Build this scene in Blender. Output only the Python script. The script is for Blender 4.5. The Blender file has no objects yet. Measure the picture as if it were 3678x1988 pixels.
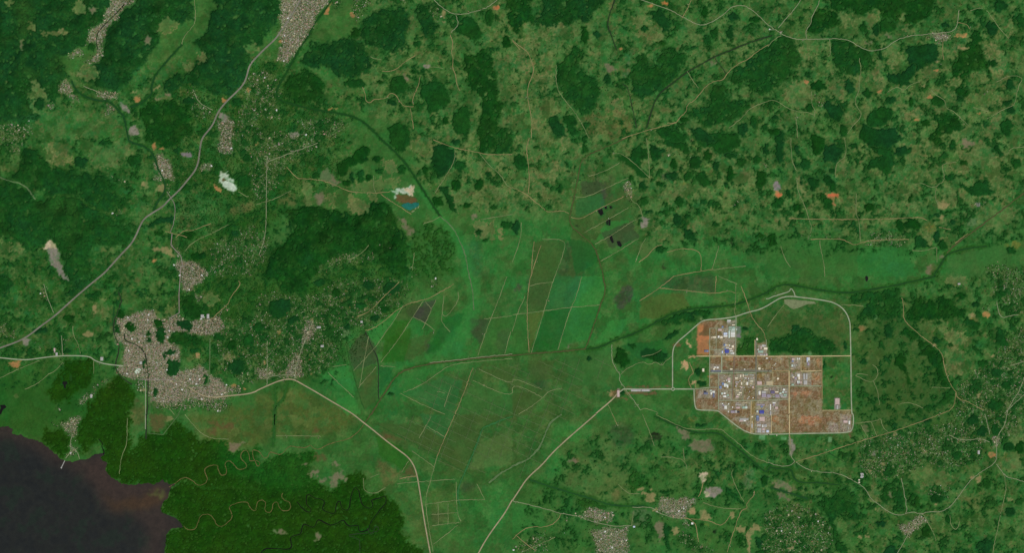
import bpy, math, random
import numpy as np
from mathutils import Vector
R = math.radians
SC = bpy.context.scene
# ------------------------------------------------------------------ camera, sky, sun
# one "D" unit = 10 m on the ground; the frame is 2576 x 1394 D = 25.8 x 13.9 km
U = 10.0
CAMH = 80000.0
cam_d = bpy.data.cameras.new('camera'); cam = bpy.data.objects.new('camera', cam_d)
SC.collection.objects.link(cam); SC.camera = cam
cam.location = (0, 0, CAMH); cam.rotation_euler = (0, 0, 0)
cam_d.sensor_width = 36.0
cam_d.lens = 36.0 * CAMH / (2576 * U)
cam_d.clip_start = 1000.0; cam_d.clip_end = 600000.0
SUN_EL, SUN_AZ = R(52), R(135)          # compass azimuth: morning sun in the south-east
w = bpy.data.worlds.new('World'); SC.world = w; w.use_nodes = True
nt = w.node_tree; nt.nodes.clear()
sky = nt.nodes.new('ShaderNodeTexSky'); sky.sky_type = 'NISHITA'; sky.sun_disc = False
sky.sun_elevation = SUN_EL; sky.sun_rotation = SUN_AZ
bg = nt.nodes.new('ShaderNodeBackground'); bg.inputs[1].default_value = 0.07
wo = nt.nodes.new('ShaderNodeOutputWorld')
nt.links.new(sky.outputs[0], bg.inputs[0]); nt.links.new(bg.outputs[0], wo.inputs[0])
sd = bpy.data.lights.new('sun', 'SUN'); sd.energy = 3.0; sd.angle = R(0.5); sd.color = (1.0, 0.96, 0.9)
sun = bpy.data.objects.new('sun', sd); SC.collection.objects.link(sun)
dirv = Vector((math.sin(SUN_AZ)*math.cos(SUN_EL), math.cos(SUN_AZ)*math.cos(SUN_EL), math.sin(SUN_EL)))
sun.rotation_euler = dirv.to_track_quat('Z', 'Y').to_euler(); sun.location = (0, 0, 3000)
SC.view_settings.view_transform = 'Standard'; SC.view_settings.look = 'None'
SC.view_settings.exposure = 0.08; SC.view_settings.gamma = 1.0
ILLUM = 0.97        # light falling on flat ground, used to turn picture tones into real albedos

# ------------------------------------------------------------------ palette (tones as they look in daylight, 0-255)
PAL = dict(
 G=(50,98,40), G2=(52,100,44), B=(42,108,44), BB=(48,122,50), T=(42,98,48), O=(78,104,52), O2=(92,112,62), OT=(112,114,68),
 W=(60,84,38), WD=(54,68,42), PU=(60,62,52), PK=(128,108,90), RB=(112,80,56), BR=(100,90,52), BR2=(92,72,44), OB=(78,88,38), TAN=(158,132,92),
 OR=(184,122,78), OR2=(204,106,64), PE=(196,150,112), CR=(196,176,130), GM=(140,126,118), GY=(118,116,100), GL=(150,158,128),
 SO=(130,114,94), FL=(20,65,25), FB=(19,64,24), FD=(18,64,17), FG=(36,82,26), FM=(27,64,8), FQ=(22,70,23), FO=(50,84,30), DS=(32,78,22),
 MI=(176,190,166), ME=(96,84,50), HW_=(156,144,112), CN=(70,74,38), DG=(26,88,34), DY=(38,88,22), MV=(136,118,128), RD=(104,58,34), OC=(134,112,44), BK=(14,15,12), DK=(34,46,26), GG=(84,108,66),
 LK=(30,32,27), LK2=(24,27,25), LB=(54,42,34), LO=(66,48,28), LG=(24,40,26), SA=(170,176,130), SD=(190,170,140), TQ=(24,100,84), RV=(112,122,84), MG=(104,150,100),
)
def s2l(c):
    c = np.asarray(c, dtype=np.float64)/255.0
    return np.where(c <= 0.04045, c/12.92, ((c+0.055)/1.055)**2.4)
def alb(name):
    v = s2l(PAL[name])/ILLUM
    return (float(v[0]), float(v[1]), float(v[2]), 1.0)

# ------------------------------------------------------------------ traced coordinates -> D units
K = 2576/3678.0
def tile(t):
    if t == 'D': return 0, 0, 1.0
    z = {'a': (2480,1130), 'b': (2480,1300), 'c': (2560,1430), 'd': (2700,1260)}
    if t in z: return z[t][0]*K, z[t][1]*K, K/8.047
    i, j = int(t[0]), int(t[1])
    return (0,920,1840,2758)[i]*K, (0,497,994,1491)[j]*K, K/2.8
def path(s):
    out = []
    for seg in s.split(';'):
        tk = seg.split()
        if not tk: continue
        ox, oy, k = tile(tk[0]); v = [float(q) for q in tk[1:]]
        out += [(ox+v[i]*k, oy+v[i+1]*k) for i in range(0, len(v)-1, 2)]
    return out
def wx(x): return (x-1288.0)*U
def wy(y): return (697.0-y)*U

# ------------------------------------------------------------------ land-cover raster (2 D = 20 m cells, 2 km of margin)
ST = 2.0; X0, Y0, X1, Y1 = -200.0, -200.0, 2776.0, 1594.0
NX = int((X1-X0)/ST)+1; NY = int((Y1-Y0)/ST)+1
gx = X0+np.arange(NX)*ST; gy = Y0+np.arange(NY)*ST
GX, GY_ = np.meshgrid(gx, gy)
fy = np.fft.fftfreq(NY)[:, None]; fx = np.fft.rfftfreq(NX)[None, :]
FR = np.sqrt(fx*fx+fy*fy)
def blur(a, sig):      # sig in D
    return np.fft.irfft2(np.fft.rfft2(a)*np.exp(-2*(math.pi*FR*sig/ST)**2), s=a.shape)
def fbm(scale, seed, beta=1.6):     # largest feature = scale D
    r = np.random.RandomState(seed).randn(NY, NX)
    f0 = ST/scale
    filt = (1.0/(f0+FR))**beta*(1-np.exp(-(FR/(f0*0.5))**2))
    a = np.fft.irfft2(np.fft.rfft2(r)*filt, s=(NY, NX)); a -= a.mean(); a /= a.std()
    return a
def sstep(a, lo, hi):
    t = np.clip((a-lo)/(hi-lo), 0, 1); return t*t*(3-2*t)
WX1 = fbm(28, 1, 1.9); WY1 = fbm(28, 2, 1.9)
nRG = fbm(11, 401, 1.3); nRG2 = fbm(5, 402, .9)
def ragged(m, amp=.2, sig=3.0):
    f = blur(m.astype(float), sig)
    return ((f+amp*nRG+amp*.5*nRG2) > .5) & (f > .12)
def polymask(pts, warp=3.0):
    xs = [p[0] for p in pts]; ys = [p[1] for p in pts]; pad = 3*warp+4
    i0 = max(0, int((min(xs)-pad-X0)/ST)); i1 = min(NX, int((max(xs)+pad-X0)/ST)+2)
    j0 = max(0, int((min(ys)-pad-Y0)/ST)); j1 = min(NY, int((max(ys)+pad-Y0)/ST)+2)
    if i1 <= i0 or j1 <= j0: return None
    px = GX[j0:j1, i0:i1]+warp*WX1[j0:j1, i0:i1]; py = GY_[j0:j1, i0:i1]+warp*WY1[j0:j1, i0:i1]
    ins = np.zeros(px.shape, bool); n = len(pts)
    for a in range(n):
        xa, ya = pts[a]; xb, yb = pts[(a+1) % n]
        if ya == yb: continue
        c = ((ya > py) != (yb > py)) & (px < (xb-xa)*(py-ya)/(yb-ya)+xa)
        ins ^= c
    return (j0, j1, i0, i1, ins)
def ellipse(cx, cy, rx, ry, rot=0, n=18):
    c, s = math.cos(R(rot)), math.sin(R(rot))
    return [(cx+rx*math.cos(t)*c-ry*math.sin(t)*s, cy+rx*math.cos(t)*s+ry*math.sin(t)*c) for t in [2*math.pi*k/n for k in range(n)]]
def shapes(s):
    """'P22 x y x y ..' polygons, 'E22 cx cy rx ry' ellipses, 'R22 x0 y0 x1 y1' rectangles"""
    out = []
    for q in s.split(';'):
        tk = q.split()
        if not tk: continue
        k, t = tk[0][0], tk[0][1:]; ox, oy, f = tile(t); v = [float(z) for z in tk[1:]]
        if k == 'P' and len(v) < 6: continue
        if k == 'P': out.append([(ox+v[i]*f, oy+v[i+1]*f) for i in range(0, len(v)-1, 2)])
        elif len(v) < 4: continue
        elif k == 'E': out.append(ellipse(ox+v[0]*f, oy+v[1]*f, v[2]*f, v[3]*f))
        else:
            x0, y0, x1, y1 = ox+v[0]*f, oy+v[1]*f, ox+v[2]*f, oy+v[3]*f
            out.append([(x0,y0),(x1,y0),(x1,y1),(x0,y1)])
    return out
COL = np.zeros((NY, NX, 3)); COL[:] = PAL['G']
def lerp(mask, c):
    COL[:] = COL*(1-mask[..., None])+np.asarray(c, float)*mask[..., None]
def raster(s, warp=3.0):
    m = np.zeros((NY, NX), bool)
    for p in shapes(s):
        r = polymask(p, warp)
        if r: m[r[0]:r[1], r[2]:r[3]] |= r[4]
    return m
CLR = np.zeros((NY, NX), bool)     # clearings the big forests must leave open
SOIL = np.zeros((NY, NX)); SOILS = {'GM','MV','MI','SD','TAN','OR','OR2','PK','PE','MG','BK','BR2','RB','DK'}
CLS = {'GM','MV','MI','SD','TAN','OR','OR2','PK','PE','MG','BK'}
def paint(cname, s, soft=0.0, warp=3.0, amt=1.0):
    c = PAL[cname]
    if cname in CLS: CLR[:] |= raster(s, warp)
    if cname in SOILS: SOIL[:] = np.maximum(SOIL, raster(s, warp)*1.0)
    if soft > 0:
        m = np.zeros((NY, NX))
        for p in shapes(s):
            r = polymask(p, warp)
            if r: m[r[0]:r[1], r[2]:r[3]][r[4]] = 1
        lerp(np.clip(blur(m, soft), 0, 1)*amt, c)
    else:
        for p in shapes(s):
            r = polymask(p, warp)
            if not r: continue
            j0, j1, i0, i1, ins = r
            f = ins.astype(float); g = np.pad(f, 1, mode='edge')
            f = (4*f+g[:-2,1:-1]+g[2:,1:-1]+g[1:-1,:-2]+g[1:-1,2:])/8*amt
            COL[j0:j1, i0:i1] = COL[j0:j1, i0:i1]*(1-f[..., None])+np.asarray(c, float)*f[..., None]
# ------------------------------------------------------------------ base tones, broad first
paint('G2', 'PD 1170 80 2576 0 2776 -200 2776 640 1500 640 1200 520', 40)
paint('DS', 'PD 430 190 700 150 860 300 860 470 720 500 640 640 860 600 1010 560 1030 740 900 900 740 960 560 950 430 860 430 640 640 520 430 460', 14)
paint('DS', 'PD -200 430 330 430 330 740 200 900 300 960 300 1150 -200 1100', 20, amt=.6)
paint('FQ', 'PD 0 420 330 430 330 720 210 760 100 700 -200 700 -200 420', 16, amt=.5)
paint('B', 'PD 1180 560 1420 540 1500 640 1530 880 1200 900;PD 1500 600 2200 560 2576 640 2400 720 1960 720 1560 850;PD 870 820 1190 760 1200 900 960 1040 780 980', 18, amt=.75)
paint('W', 'PD 1180 920 1540 890 1560 980 1330 1170 1120 1200 1000 1060', 16, amt=.5)
paint('OB', 'P12 0 1180 400 1130 700 1250 1000 1392 900 1500 0 1500;P13 -300 -100 950 -30 1000 80 760 230 200 230 -200 230;P03 1850 0 2700 0 2700 300 2300 390 2060 260', 5, amt=.8)
paint('BB', 'P23 850 0 970 60 760 260 600 420 480 620 400 640 330 420 320 300 480 120;P13 2100 900 2500 700 2576 900 2450 1200 2150 1000', 5, amt=.6)
paint('O', 'P23 560 400 960 180 1160 380 1200 700 1280 850 1000 900 400 700 560 620', 10, amt=.75)
paint('G', 'P32 1400 500 2576 500 2576 1392 800 1392 800 700;PD 2150 1050 2776 1050 2776 1594 1900 1594', 30, amt=.5)
paint('FG', 'PD 2150 760 2400 800 2420 1100 2160 1080', 12, amt=.7)
# ------------------------------------------------------------------ patchwork of paddocks
def voro(cell, seed, edge=False, wp=1.5):
    r = np.random.RandomState(seed)
    nx = int((X1-X0)/cell)+4; ny = int((Y1-Y0)/cell)+4
    jx = r.rand(ny, nx); jy = r.rand(ny, nx); val = r.rand(ny, nx)
    px = (GX-X0+WX1*wp)/cell+1; py = (GY_-Y0+WY1*wp)/cell+1
    ix = px.astype(int); iy = py.astype(int)
    best = np.full(px.shape, 9e9); sec = np.full(px.shape, 9e9); out = np.zeros(px.shape)
    for dy in (-1, 0, 1):
        for dx in (-1, 0, 1):
            a = np.clip(iy+dy, 0, ny-1); b = np.clip(ix+dx, 0, nx-1)
            d = (b+jx[a, b]-px)**2+(a+jy[a, b]-py)**2
            s = d < best; sec = np.where(s, best, np.minimum(sec, d)); best[s] = d[s]; out[s] = val[a, b][s]
    return (out, (np.sqrt(sec)-np.sqrt(best))*cell) if edge else out
V1 = voro(34, 5); V2 = voro(16, 6)
m = raster('PD 870 780 1180 700 1250 560 1900 560 2500 620 2500 740 1960 760 1560 880 1560 1130 1330 1200 1180 1240 1060 1394 900 1040')
mf = blur(m.astype(float), 8)
lerp(mf*(V1 > .72)*.45, PAL['W']); lerp(mf*(V1 < .25)*.35, PAL['B']); lerp(mf*(V2 > .8)*.25, PAL['O'])
# rolling hills: olive pastures with tan rims between the groves
n1 = fbm(46, 11, 2.3); n2 = fbm(30, 12, 2.0); n3 = fbm(90, 13, 2.2)
mos = blur(raster('PD 1040 -200 2776 -200 2776 560 2400 600 1990 600 1620 620 1560 400 1440 520 1390 540 1180 530 1060 470 1020 310 900 280 860 120').astype(float), 12)
lerp(mos*sstep(n1, .45, .7)*.6, PAL['O']); lerp(mos*sstep(n2, 1.1, 1.3)*.5, PAL['O2'])
lerp(mos*np.exp(-((n1-.55)/.07)**2)*.4, PAL['OT'])
lerp(mos*sstep(n3, 1.0, 1.5)*.35, PAL['BR'])
br2 = blur(raster('PD 2150 760 2776 640 2776 1594 1880 1594 2000 1280 1560 1150 2150 1080').astype(float), 10)
lerp(br2*sstep(n1, .5, .9)*.5, PAL['O']); lerp(br2*sstep(-n2, .8, 1.2)*.5, PAL['FG'])
paint('T', 'P11 2070 1060 2250 1040 2270 1392 2140 1392;P12 2150 0 2230 0 2220 350 2150 600 2050 760 1900 800 1700 780 1900 640 2050 480 2160 340;P20 1120 520 1220 500 1200 640 1130 600;P21 2150 550 2300 520 2400 600 2250 640;P21 760 600 900 560 930 640 850 680', 4, amt=.8)
oh = blur(raster('PD 1230 40 1400 60 1420 300 1400 540 1180 530 1060 380 1080 260 1200 330;PD 1620 220 1900 420 2400 560 2300 600 1980 560 1600 460 1540 380;PD 1700 60 2200 130 2500 60 2576 250 2576 520 2400 540 2180 460 2050 200 1800 160;PD 900 150 1120 120 1080 240 960 260').astype(float), 16)
n4 = fbm(38, 14, 2.1)
lerp(oh*sstep(n4, -.2, 0.0)*.8, (92, 112, 58)); lerp(oh*sstep(n4, .6, .75)*.65, (110, 120, 70)); lerp(oh*np.exp(-((n4+.1)/.07)**2)*.6, (128, 122, 74))
# olive hills traced one by one
OLV = ('E20 350 600 58 95;E20 310 785 90 50;E20 245 1200 58 130;E20 385 1085 60 95;E20 95 650 60 55;P20 1480 540 1560 500;E20 160 650 70 60;P20 100 240 210 220 230 380 60 440;E20 480 300 90 50;'
 'E20 1010 1150 70 70;E20 1060 1100 60 90;E20 2200 150 70 30;P20 1200 160 1400 220 1560 400 1400 420 1260 360;P20 950 30 1040 60 1040 140 960 100;E20 1450 360 70 50;'
 'P11 1540 20 1740 0 1800 230 1740 270 1640 160 1540 110;P11 2160 220 2260 230 2260 420 2200 440 2160 330;P11 1960 420 2050 440 2150 560 2140 640 2040 660 2050 780 2000 700 1960 560;P11 2170 870 2270 830 2400 850 2400 1020 2300 1020 2190 960;P11 2430 900 2480 920 2470 1020 2430 1010;P11 2350 520 2540 470 2560 560 2420 640;P11 1260 220 1400 220 1410 370 1300 340;E11 2230 640 80 60;P11 2280 600 2340 620 2350 760 2290 740;'
 'P11 980 440 1200 420 1450 400 1450 470 1200 550 980 540;P11 930 560 1130 660 1140 720 1070 770 960 750 910 690;P11 480 440 560 460 560 650 500 700 470 640;P11 700 560 800 560 800 710 720 640;P11 1140 560 1200 560 1190 670 1140 600;'
 'E21 500 260 42 60;P21 380 240 450 240 460 320 410 520 370 440;P21 600 80 700 60 700 180 640 170;P21 500 0 570 0 570 110 510 110;E21 240 120 60 90;E21 270 500 60 70;E21 170 480 50 90;E21 300 380 90 30;E21 1720 500 100 70;E21 1590 600 120 60;E21 1330 250 70 60;P21 1900 90 1990 100 2120 230 2100 300 2040 200 1900 180;E21 2280 380 90 80;E21 1980 760 40 40;E21 1840 880 80 50;E21 1490 960 70 90;E21 1230 570 70 50;E21 2440 400 60 40;'
 'P30 700 130 830 140 790 280 740 260;P30 850 200 1120 100 1120 210 1000 290 940 250 880 330;E30 1360 170 40 60;E30 1420 310 60 25;P30 300 480 420 460 430 570 400 590;E30 320 960 150 140;P30 620 850 770 860 790 1010 680 1010;E30 1290 610 80 80;P30 1060 600 1160 620 1140 1000 1060 900;E30 1890 830 60 50;E30 2270 520 100 50;P30 2230 600 2380 600 2400 820 2300 800 2230 690;E30 1920 330 60 50;P30 1850 450 2000 470 1880 530;E30 2160 1000 180 60;P30 2460 120 2480 250 2440 380 2400 360;P30 1640 650 1760 700 1640 800 1540 740;P30 720 1190 900 1180 850 1260 760 1240;E30 1440 1160 120 40;E30 1650 1260 50 40;P30 1870 1300 2080 1310 2050 1392 1840 1392;E30 2300 1220 60 80;'
 'P31 280 400 340 400 420 620 330 580;P31 680 270 800 200 790 380 690 400;E31 1400 500 80 60;P31 1340 20 1600 160 1540 190 1380 80;E31 1560 80 50 25;P31 1930 160 2050 140 2150 20 2300 200 2350 300 2200 340 2100 280 1990 220 1940 260;E31 1960 310 60 50;P31 2200 340 2340 300 2320 540 2240 460;E31 1630 900 70 60;E31 1460 620 70 110;E31 1270 690 30 50;E31 1820 660 70 50;E31 120 860 80 70;E31 2040 460 60 50;E31 1600 1030 50 60;P31 1760 980 1860 1080 1820 1120 1750 1040;E31 2280 780 200 120;'
 'P00 360 780 440 900 500 1000 440 1150 330 1130 290 950;E00 800 80 70 70;E00 900 740 110 80;E00 1650 980 90 40;P00 1590 330 1700 340 1800 250 1700 160 1620 200;E00 560 340 160 25;E00 2030 590 60 60;E00 2530 500 60 60;E00 100 40 40 40;E00 330 280 30 60;E00 1900 670 60 50;'
 'E01 560 130 120 90;P01 900 100 1330 60 1300 160 1100 300 900 280;E01 600 220 120 60;P01 0 1000 60 1040 230 1080 230 1140 0 1140;E02 1010 330 80 110;E02 640 470 50 60;E02 1720 350 60 50;E02 2120 230 80 50;'
 'P32 880 300 960 290 950 340;E32 1880 850 100 170;E32 1900 620 120 80;E32 1600 500 90 70;E32 1750 490 60 60;E32 1480 700 40 60;E32 1050 850 80 60;P32 640 400 760 380 770 600 690 520 640 500;E32 1900 40 100 60;'
 'E33 1560 640 120 100;E33 1760 660 90 80;E33 1950 800 60 60;E33 2450 480 110 100;E33 1070 800 60 70;E33 1710 1080 80 110;E33 2500 200 80 100;P33 1080 950 1250 880 1300 920 1200 960 1180 1000')
m = np.zeros((NY, NX))
rr = random.Random(3)
for p in shapes(OLV):
    r = polymask(p, 3.5)
    if not r: continue
    c = PAL[rr.choice(['O', 'O', 'O2', 'O2', 'OT'])]
    f = r[4].astype(float)*.85; sl = (slice(r[0], r[1]), slice(r[2], r[3]))
    COL[sl] = COL[sl]*(1-f[..., None])+np.asarray(c, float)*f[..., None]
    m[sl] = np.maximum(m[sl], r[4]); CLR[sl] |= r[4]
rim = np.clip(m-blur(m, 3.0), 0, 1)*1.2
lerp(np.clip(rim*1.3, 0, .65), (124, 120, 74))
# ------------------------------------------------------------------ fields, soil, wet ground
paint('W', 'P21 700 330 1030 350 1170 620 1170 950 1000 1100 830 1060 600 880 600 780 640 600;P12 1500 290 1680 260 1810 300 1700 470 1560 420;P13 1200 100 1500 260 1590 400 1400 300 1200 200', 3, amt=.75)
paint('WD', 'P22 1510 20 1640 0 2040 0 2040 170 1520 110;P12 2170 430 2290 430 2270 560 2160 560;E12 1750 450 60 40;P22 150 0 400 80 330 300 180 300;E22 280 950 100 60;E22 300 1080 60 70;P21 960 380 1010 360 1000 620 950 600;E21 860 420 40 60;E21 720 490 40 20;E13 1830 1040 80 60;E13 2120 730 80 60;P21 540 1060 740 1100 720 1392 440 1392;E23 1100 200 130 120;E23 1390 270 60 50;P31 140 1080 200 1190 420 1300 300 1330 200 1280', 4, amt=.7)
paint('PU', 'P12 2420 550 2560 540 2500 780 2410 720;P22 1010 200 1120 120 1200 70 1210 180 1150 290 1080 340 1030 260;E12 1610 360 90 60;E12 1720 710 30 60;E21 1580 390 90 50;E21 920 570 30 130;E22 60 120 30 50;P22 1200 80 1220 200 1180 240', 1.5, amt=.8)
paint('BK', 'P21 858 730 885 740 905 780 880 778;P21 890 715 910 740 918 770 900 765;P21 930 690 950 690 955 715 935 710;P21 980 690 1000 690 990 715;P21 945 822 965 850 960 885 942 870;P21 968 820 988 850 985 880 970 868;P21 975 975 1000 980 1022 1050 1005 1060 980 1015;P21 1050 1042 1080 1038 1105 1080 1095 1100 1060 1080;E02 655 1085 22 22;E02 710 1020 12 40;P33 750 335 775 338 768 350 750 348;E23 1440 200 45 14;E32 995 25 14 28;E23 2035 1180 16 24;R22 1185 840 1185 840;E33 1470 540 10 16;E21 1800 25 10 12;E12 1355 310 14 14;E32 640 1020 10 10', 0, 1)
paint('DK', 'E21 660 890 18 12;E21 2225 1060 16 40;E21 2310 1050 24 20;E21 1530 1300 14 40;E23 1460 235 60 24;E23 2205 525 40 30;E02 1110 1250 40 40;E02 930 400 0 0', .8, amt=.8)
paint('OB', 'P23 1170 340 1200 360;P20 650 1200 850 1130 1000 1230 1110 1180 1240 1290 1150 1392 770 1392 640 1270;P33 270 560 700 600 700 690 310 680 260 600;P33 300 480 420 420 690 450 690 570 430 560;P13 1470 780 1630 710 1740 1330 1540 1300 1480 1200 1500 1050 1380 880;P13 1740 780 2010 690 2020 1090 1770 1100;P13 1400 820 1470 780 1500 1050 1380 900', 1.5, amt=.35)
paint('BR', 'P20 680 1210 850 1140 1000 1240 1110 1190 1230 1290 1150 1370 790 1380;P13 1150 420 1320 500 1480 610 1430 670 1290 750 1250 620;P03 1310 0 1460 0 1460 140 1380 120 1310 60;P02 1330 1300 1460 1290 1460 1392 1320 1392;P11 220 560 390 540 400 690 230 680;P01 1770 800 1950 780 1950 920 1880 930 1780 920;P01 2300 710 2576 610 2576 720 2350 790;E01 1110 1140 60 50;P33 1930 830 2120 800 2130 960 2030 960;E33 2360 980 40 90;E23 1050 820 50 60;E23 630 460 40 40;E23 1320 555 30 20;P12 1040 1080 1220 920 1220 1000 1100 1180;E12 1100 700 40 50;E30 2440 830 60 60;E31 2100 60 ;P31 1600 1280 1700 1270 1700 1350 1640 1392 1590 1392', 2, amt=.7)
paint('BR2', 'P13 1510 480 1600 560 1600 620 1480 610;P13 1190 160 1500 250 1500 270 1300 240;E13 630 430 80 50;E13 500 240 30 15;E13 600 180 40 25;P03 1510 0 1680 0 1640 160 1520 180;E03 2140 170 40 40;E03 2290 120 90 40;E30 2080 ;E02 1120 1120 50 60;E12 870 250 35 35;E12 1640 1270;P02 1330 1200 1450 1270 1330 1300;E33 560 90 90 40;E03 2150 90 60 20', 2, amt=.7)
paint('PK', 'P11 640 340 720 320 830 430 830 490 640 420;P11 590 560 700 560 690 680 600 670;P11 1430 800 1520 820 1530 900 1600 950 1530 985 1500 920;P13 740 620 860 560 880 620 820 700 800 750 750 740;E13 670 660 30 30;E13 600 590 30 25;E13 550 600 22 30;E13 500 500 25 20;E13 800 510 30 30;E13 900 660 25 25;E13 230 1180 80 22;E13 620 1230 25 36;P23 1840 250 2000 260 2030 370 1850 370 1780 320;P23 1440 1060 1530 1090 1530 1200 1500 1280 1430 1120;P23 1700 120 1790 200 1740 260 1640 130;P33 40 700 110 660 200 690 270 740 220 780 80 740;P33 50 760 150 790 220 860 200 870 90 810;P33 935 95 980 100 1030 180 1000 190 950 140;E30 980 430 15 22;E30 1028 435 14 20;E30 1215 370 42 25;E00 1480 420 30 65;E00 220 460 16 55;E00 940 110 40 35;E00 1590 990 30 20;E00 1690 950 50 25;P13 2310 350 ;P03 2300 290 2480 270 2400 360 2320 390;E10 1505 790 42 24;P13 1430 650 1600 620 1610 635 1450 670;P31 1700 1190 1770 1190 1760 1225 1700 1225;P31 1600 1280 1640 1270 1620 1392 1592 1392;E11 2195 795 30 30;E22 560 700 30 16;E20 2010 640 30 25;E20 980 680 50 40;E23 610 470 50 25;E31 2000 50 80 40;E33 1240 810 25 30', 1.0, amt=.75)
paint('GY', 'P23 2320 560 2430 570 2420 740 2330 740;P23 1220 940 1340 940 1400 1000 1390 1120 1210 1120;P31 2020 800 2120 810 2060 900 1980 890;P20 1150 610 1175 620 1165 780 1130 780;E22 1200 60 0 0;E12 900 560 40 60;P30 640 0', 2, amt=.45)
paint('GM', 'P00 1300 1290 1340 1260 1400 1300 1410 1350 1310 1380 1290 1340;P00 1210 1020 1300 1100 1300 1140 1240 1110 1210 1060;P33 210 220 260 290 270 370 230 430 215 400;P01 470 1090 580 1100 600 1230 640 1320 665 1392 600 1392 520 1270 480 1180;P02 590 -10 690 0 700 50 640 20;E02 260 665 35 48;P00 2210 1120 2310 1180 2270 1240 2200 1190;P10 340 1350 420 1320 430 1392 350 1392;E10 1720 665 30 20;P23 1930 740 2060 720 2120 770 2050 830 1980 840 1930 790;P21 1300 800 1370 810 1360 900 1300 920', .8, 2, amt=.9)
paint('MV', 'P01 1830 150 1930 150 1930 195 1830 190;P22 2250 510 2300 510 2300 620 2250 620;E31 90 490 36 50;E31 2115 665 20 22;E33 1065 400 26 26', 0, 1, amt=.9)
paint('MI', 'P01 2200 350 2290 340 2300 400 2350 440 2390 500 2350 550 2290 520 2240 490 2210 440;P11 1350 530 1480 500 1560 480 1590 540 1540 575 1440 550 1400 600 1390 620 1390 560', 0, 2)
paint('SD', 'P11 1480 500 1590 490 1580 570 1520 560;P01 480 1040 540 1035 575 1090 560 1110 470 1100 460 1140 440 1110;P23 1870 600 1960 580 1950 660 1910 700;E23 1960 800 30 35;P11 1560 740 1650 680 1560 760', .8, 2)
paint('BR2', 'P11 1400 585 1560 570 1650 650 1580 665 1460 660 1400 620;E01 2260 435 18 18', 1, 2)
paint('TAN', 'P01 1560 500 1650 450 1655 540 1550 550;P01 1530 1110 1700 1090 1760 1200 1700 1190 1600 1130 1560 1160;E02 890 590 55 32;E02 950 330 20 40;P10 1870 90 1925 130 1890 172 1858 150;E10 1885 220 18 18;E23 1385 850 45 38;P23 1330 800 1440 800 1430 880 1380 900;E23 1810 980 42 26;P23 1880 980 1955 960 1950 1010 2015 1020 2010 1060 1885 1055;E23 2210 1010 26 36;E23 2300 1160 38 36;P23 2440 1080 2500 1150 2450 1180 2400 1250 2395 1392 2370 1392 2350 1220 2410 1150;E23 1640 1168 38 34;E02 160 1210 26 20;E30 1710 618 26 16;E30 1565 862 24 16;E00 610 315 26 30;P00 1290 950 1370 900 1400 920 1380 940 1340 940;P00 1540 900 1600 850 1610 870 1560 920;E03 1700 45 38 22;E01 1460 470 30 40;E30 1960 490 70 16;E33 2440 860 28 22;E02 1440 1140;E23 1300 750 40 20;E02 2290 820 60 40;E32 950 520 40 30;E32 1680 690 20 14;E32 2050 400 30 40;E13 560 ;P31 1700 640 1830 660 1780 720 1720 720;E31 1740 800 30 30', .8, 2, amt=.75)
paint('OR', 'P10 770 30 740 60 720 150 690 152 700 100 740 50;E10 2415 78 45 28;P11 0 40 20 50 20 70 0 80;P01 2150 470 2180 480 2240 520 2220 555 2160 530;E00 1380 1005 32 30;P30 1890 345 2010 340 1995 380 1880 375;E30 1690 712 36 16;E30 1118 922 30 16;P30 345 820 430 810 385 850;E30 1500 1210 30 10;E30 1630 980 30 18;E20 1380 58 36 14;P02 75 870 230 840 180 925 90 910;P31 570 560 720 555 705 610 670 600 685 680 655 695 620 640;E31 105 570 40 28;E32 2190 385 34 38;E33 2250 405 38 32;E32 940 530 25 30;E10 960 155 24 30;E10 250 415 30 18;E20 1090 492 18 12;E01 1550 1235 26 16;E01 1550 85 20 40;E01 1620 105 30 16;E23 610 ;E33 1420 1190;E10 770 1100 60 10;E23 1790 1040 0 0;E00 2500 905 28 22;E00 2250 1015 26 22;E02 1980 780 26 26;E02 2350 1105 30 20;E02 2455 1135 18 14;E12 230 560 22 26;E12 550 980 20 16;E12 900 155 14 14;E12 90 875 16 18;E30 2120 1140 18 12', .6, 1.5, amt=.85)
paint('OR2', 'E20 1530 36 32 16;P31 575 562 715 558 700 600 620 590;E31 110 575 30 18;E10 2425 75 25 14;E30 2120 1142 10 8;E23 2400 ', .5, 1.5, amt=.8)
paint('OC', 'E21 1740 460 40 22;E33 1460 265 26 40;E23 1950 1105 32 11;E31 1640 900 50 40;E21 1340 985 24 16;E32 2050 440 60 20;E33 2400 420 20 20;E31 2490 1080 40 40;E31 2400 1080 30 30;E23 1810 50 40 30;E13 ', 1, 2, amt=.6)
paint('MG', 'P23 2480 215 2540 205 2540 260 2480 252;P33 605 225 648 225 648 285 605 285;P33 135 225 187 225 187 262 135 262;E32 425 775 24 18;E32 1080 415 26 26;E23 1890 ', 0, 0, amt=.9)
paint('RB', 'P22 965 1190 1070 1125 1130 1145 1085 1165 1060 1230;P22 1060 1220 1170 1240 1150 1258;R22 1140 1112 1610 1122;R22 1140 1165 1450 1195;P10 90 150 250 160 200 210 110 200;R33 820 190 835 240;P22 1660 660 1700 690 1640 720 1600 690', .6, 1.5, amt=.8)
paint('PE', 'E22 1740 900 40 44;E22 1830 1070 38 15;P22 1758 620 1780 680 1800 722 1780 722 1755 680;E22 1810 810 30 12;P22 1700 915 1680 940 1720 935', .5, 2, amt=.9)
CLR |= raster('P00 440 1150 800 1100 1150 1150 1250 1250 1290 1392 380 1392 380 1230', 4)
paint('G2', 'P00 440 1150 800 1100 1150 1150 1250 1250 1290 1392 380 1392 380 1230;P01 900 0 1300 40 1200 300 900 280', 4, amt=.6)
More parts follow.
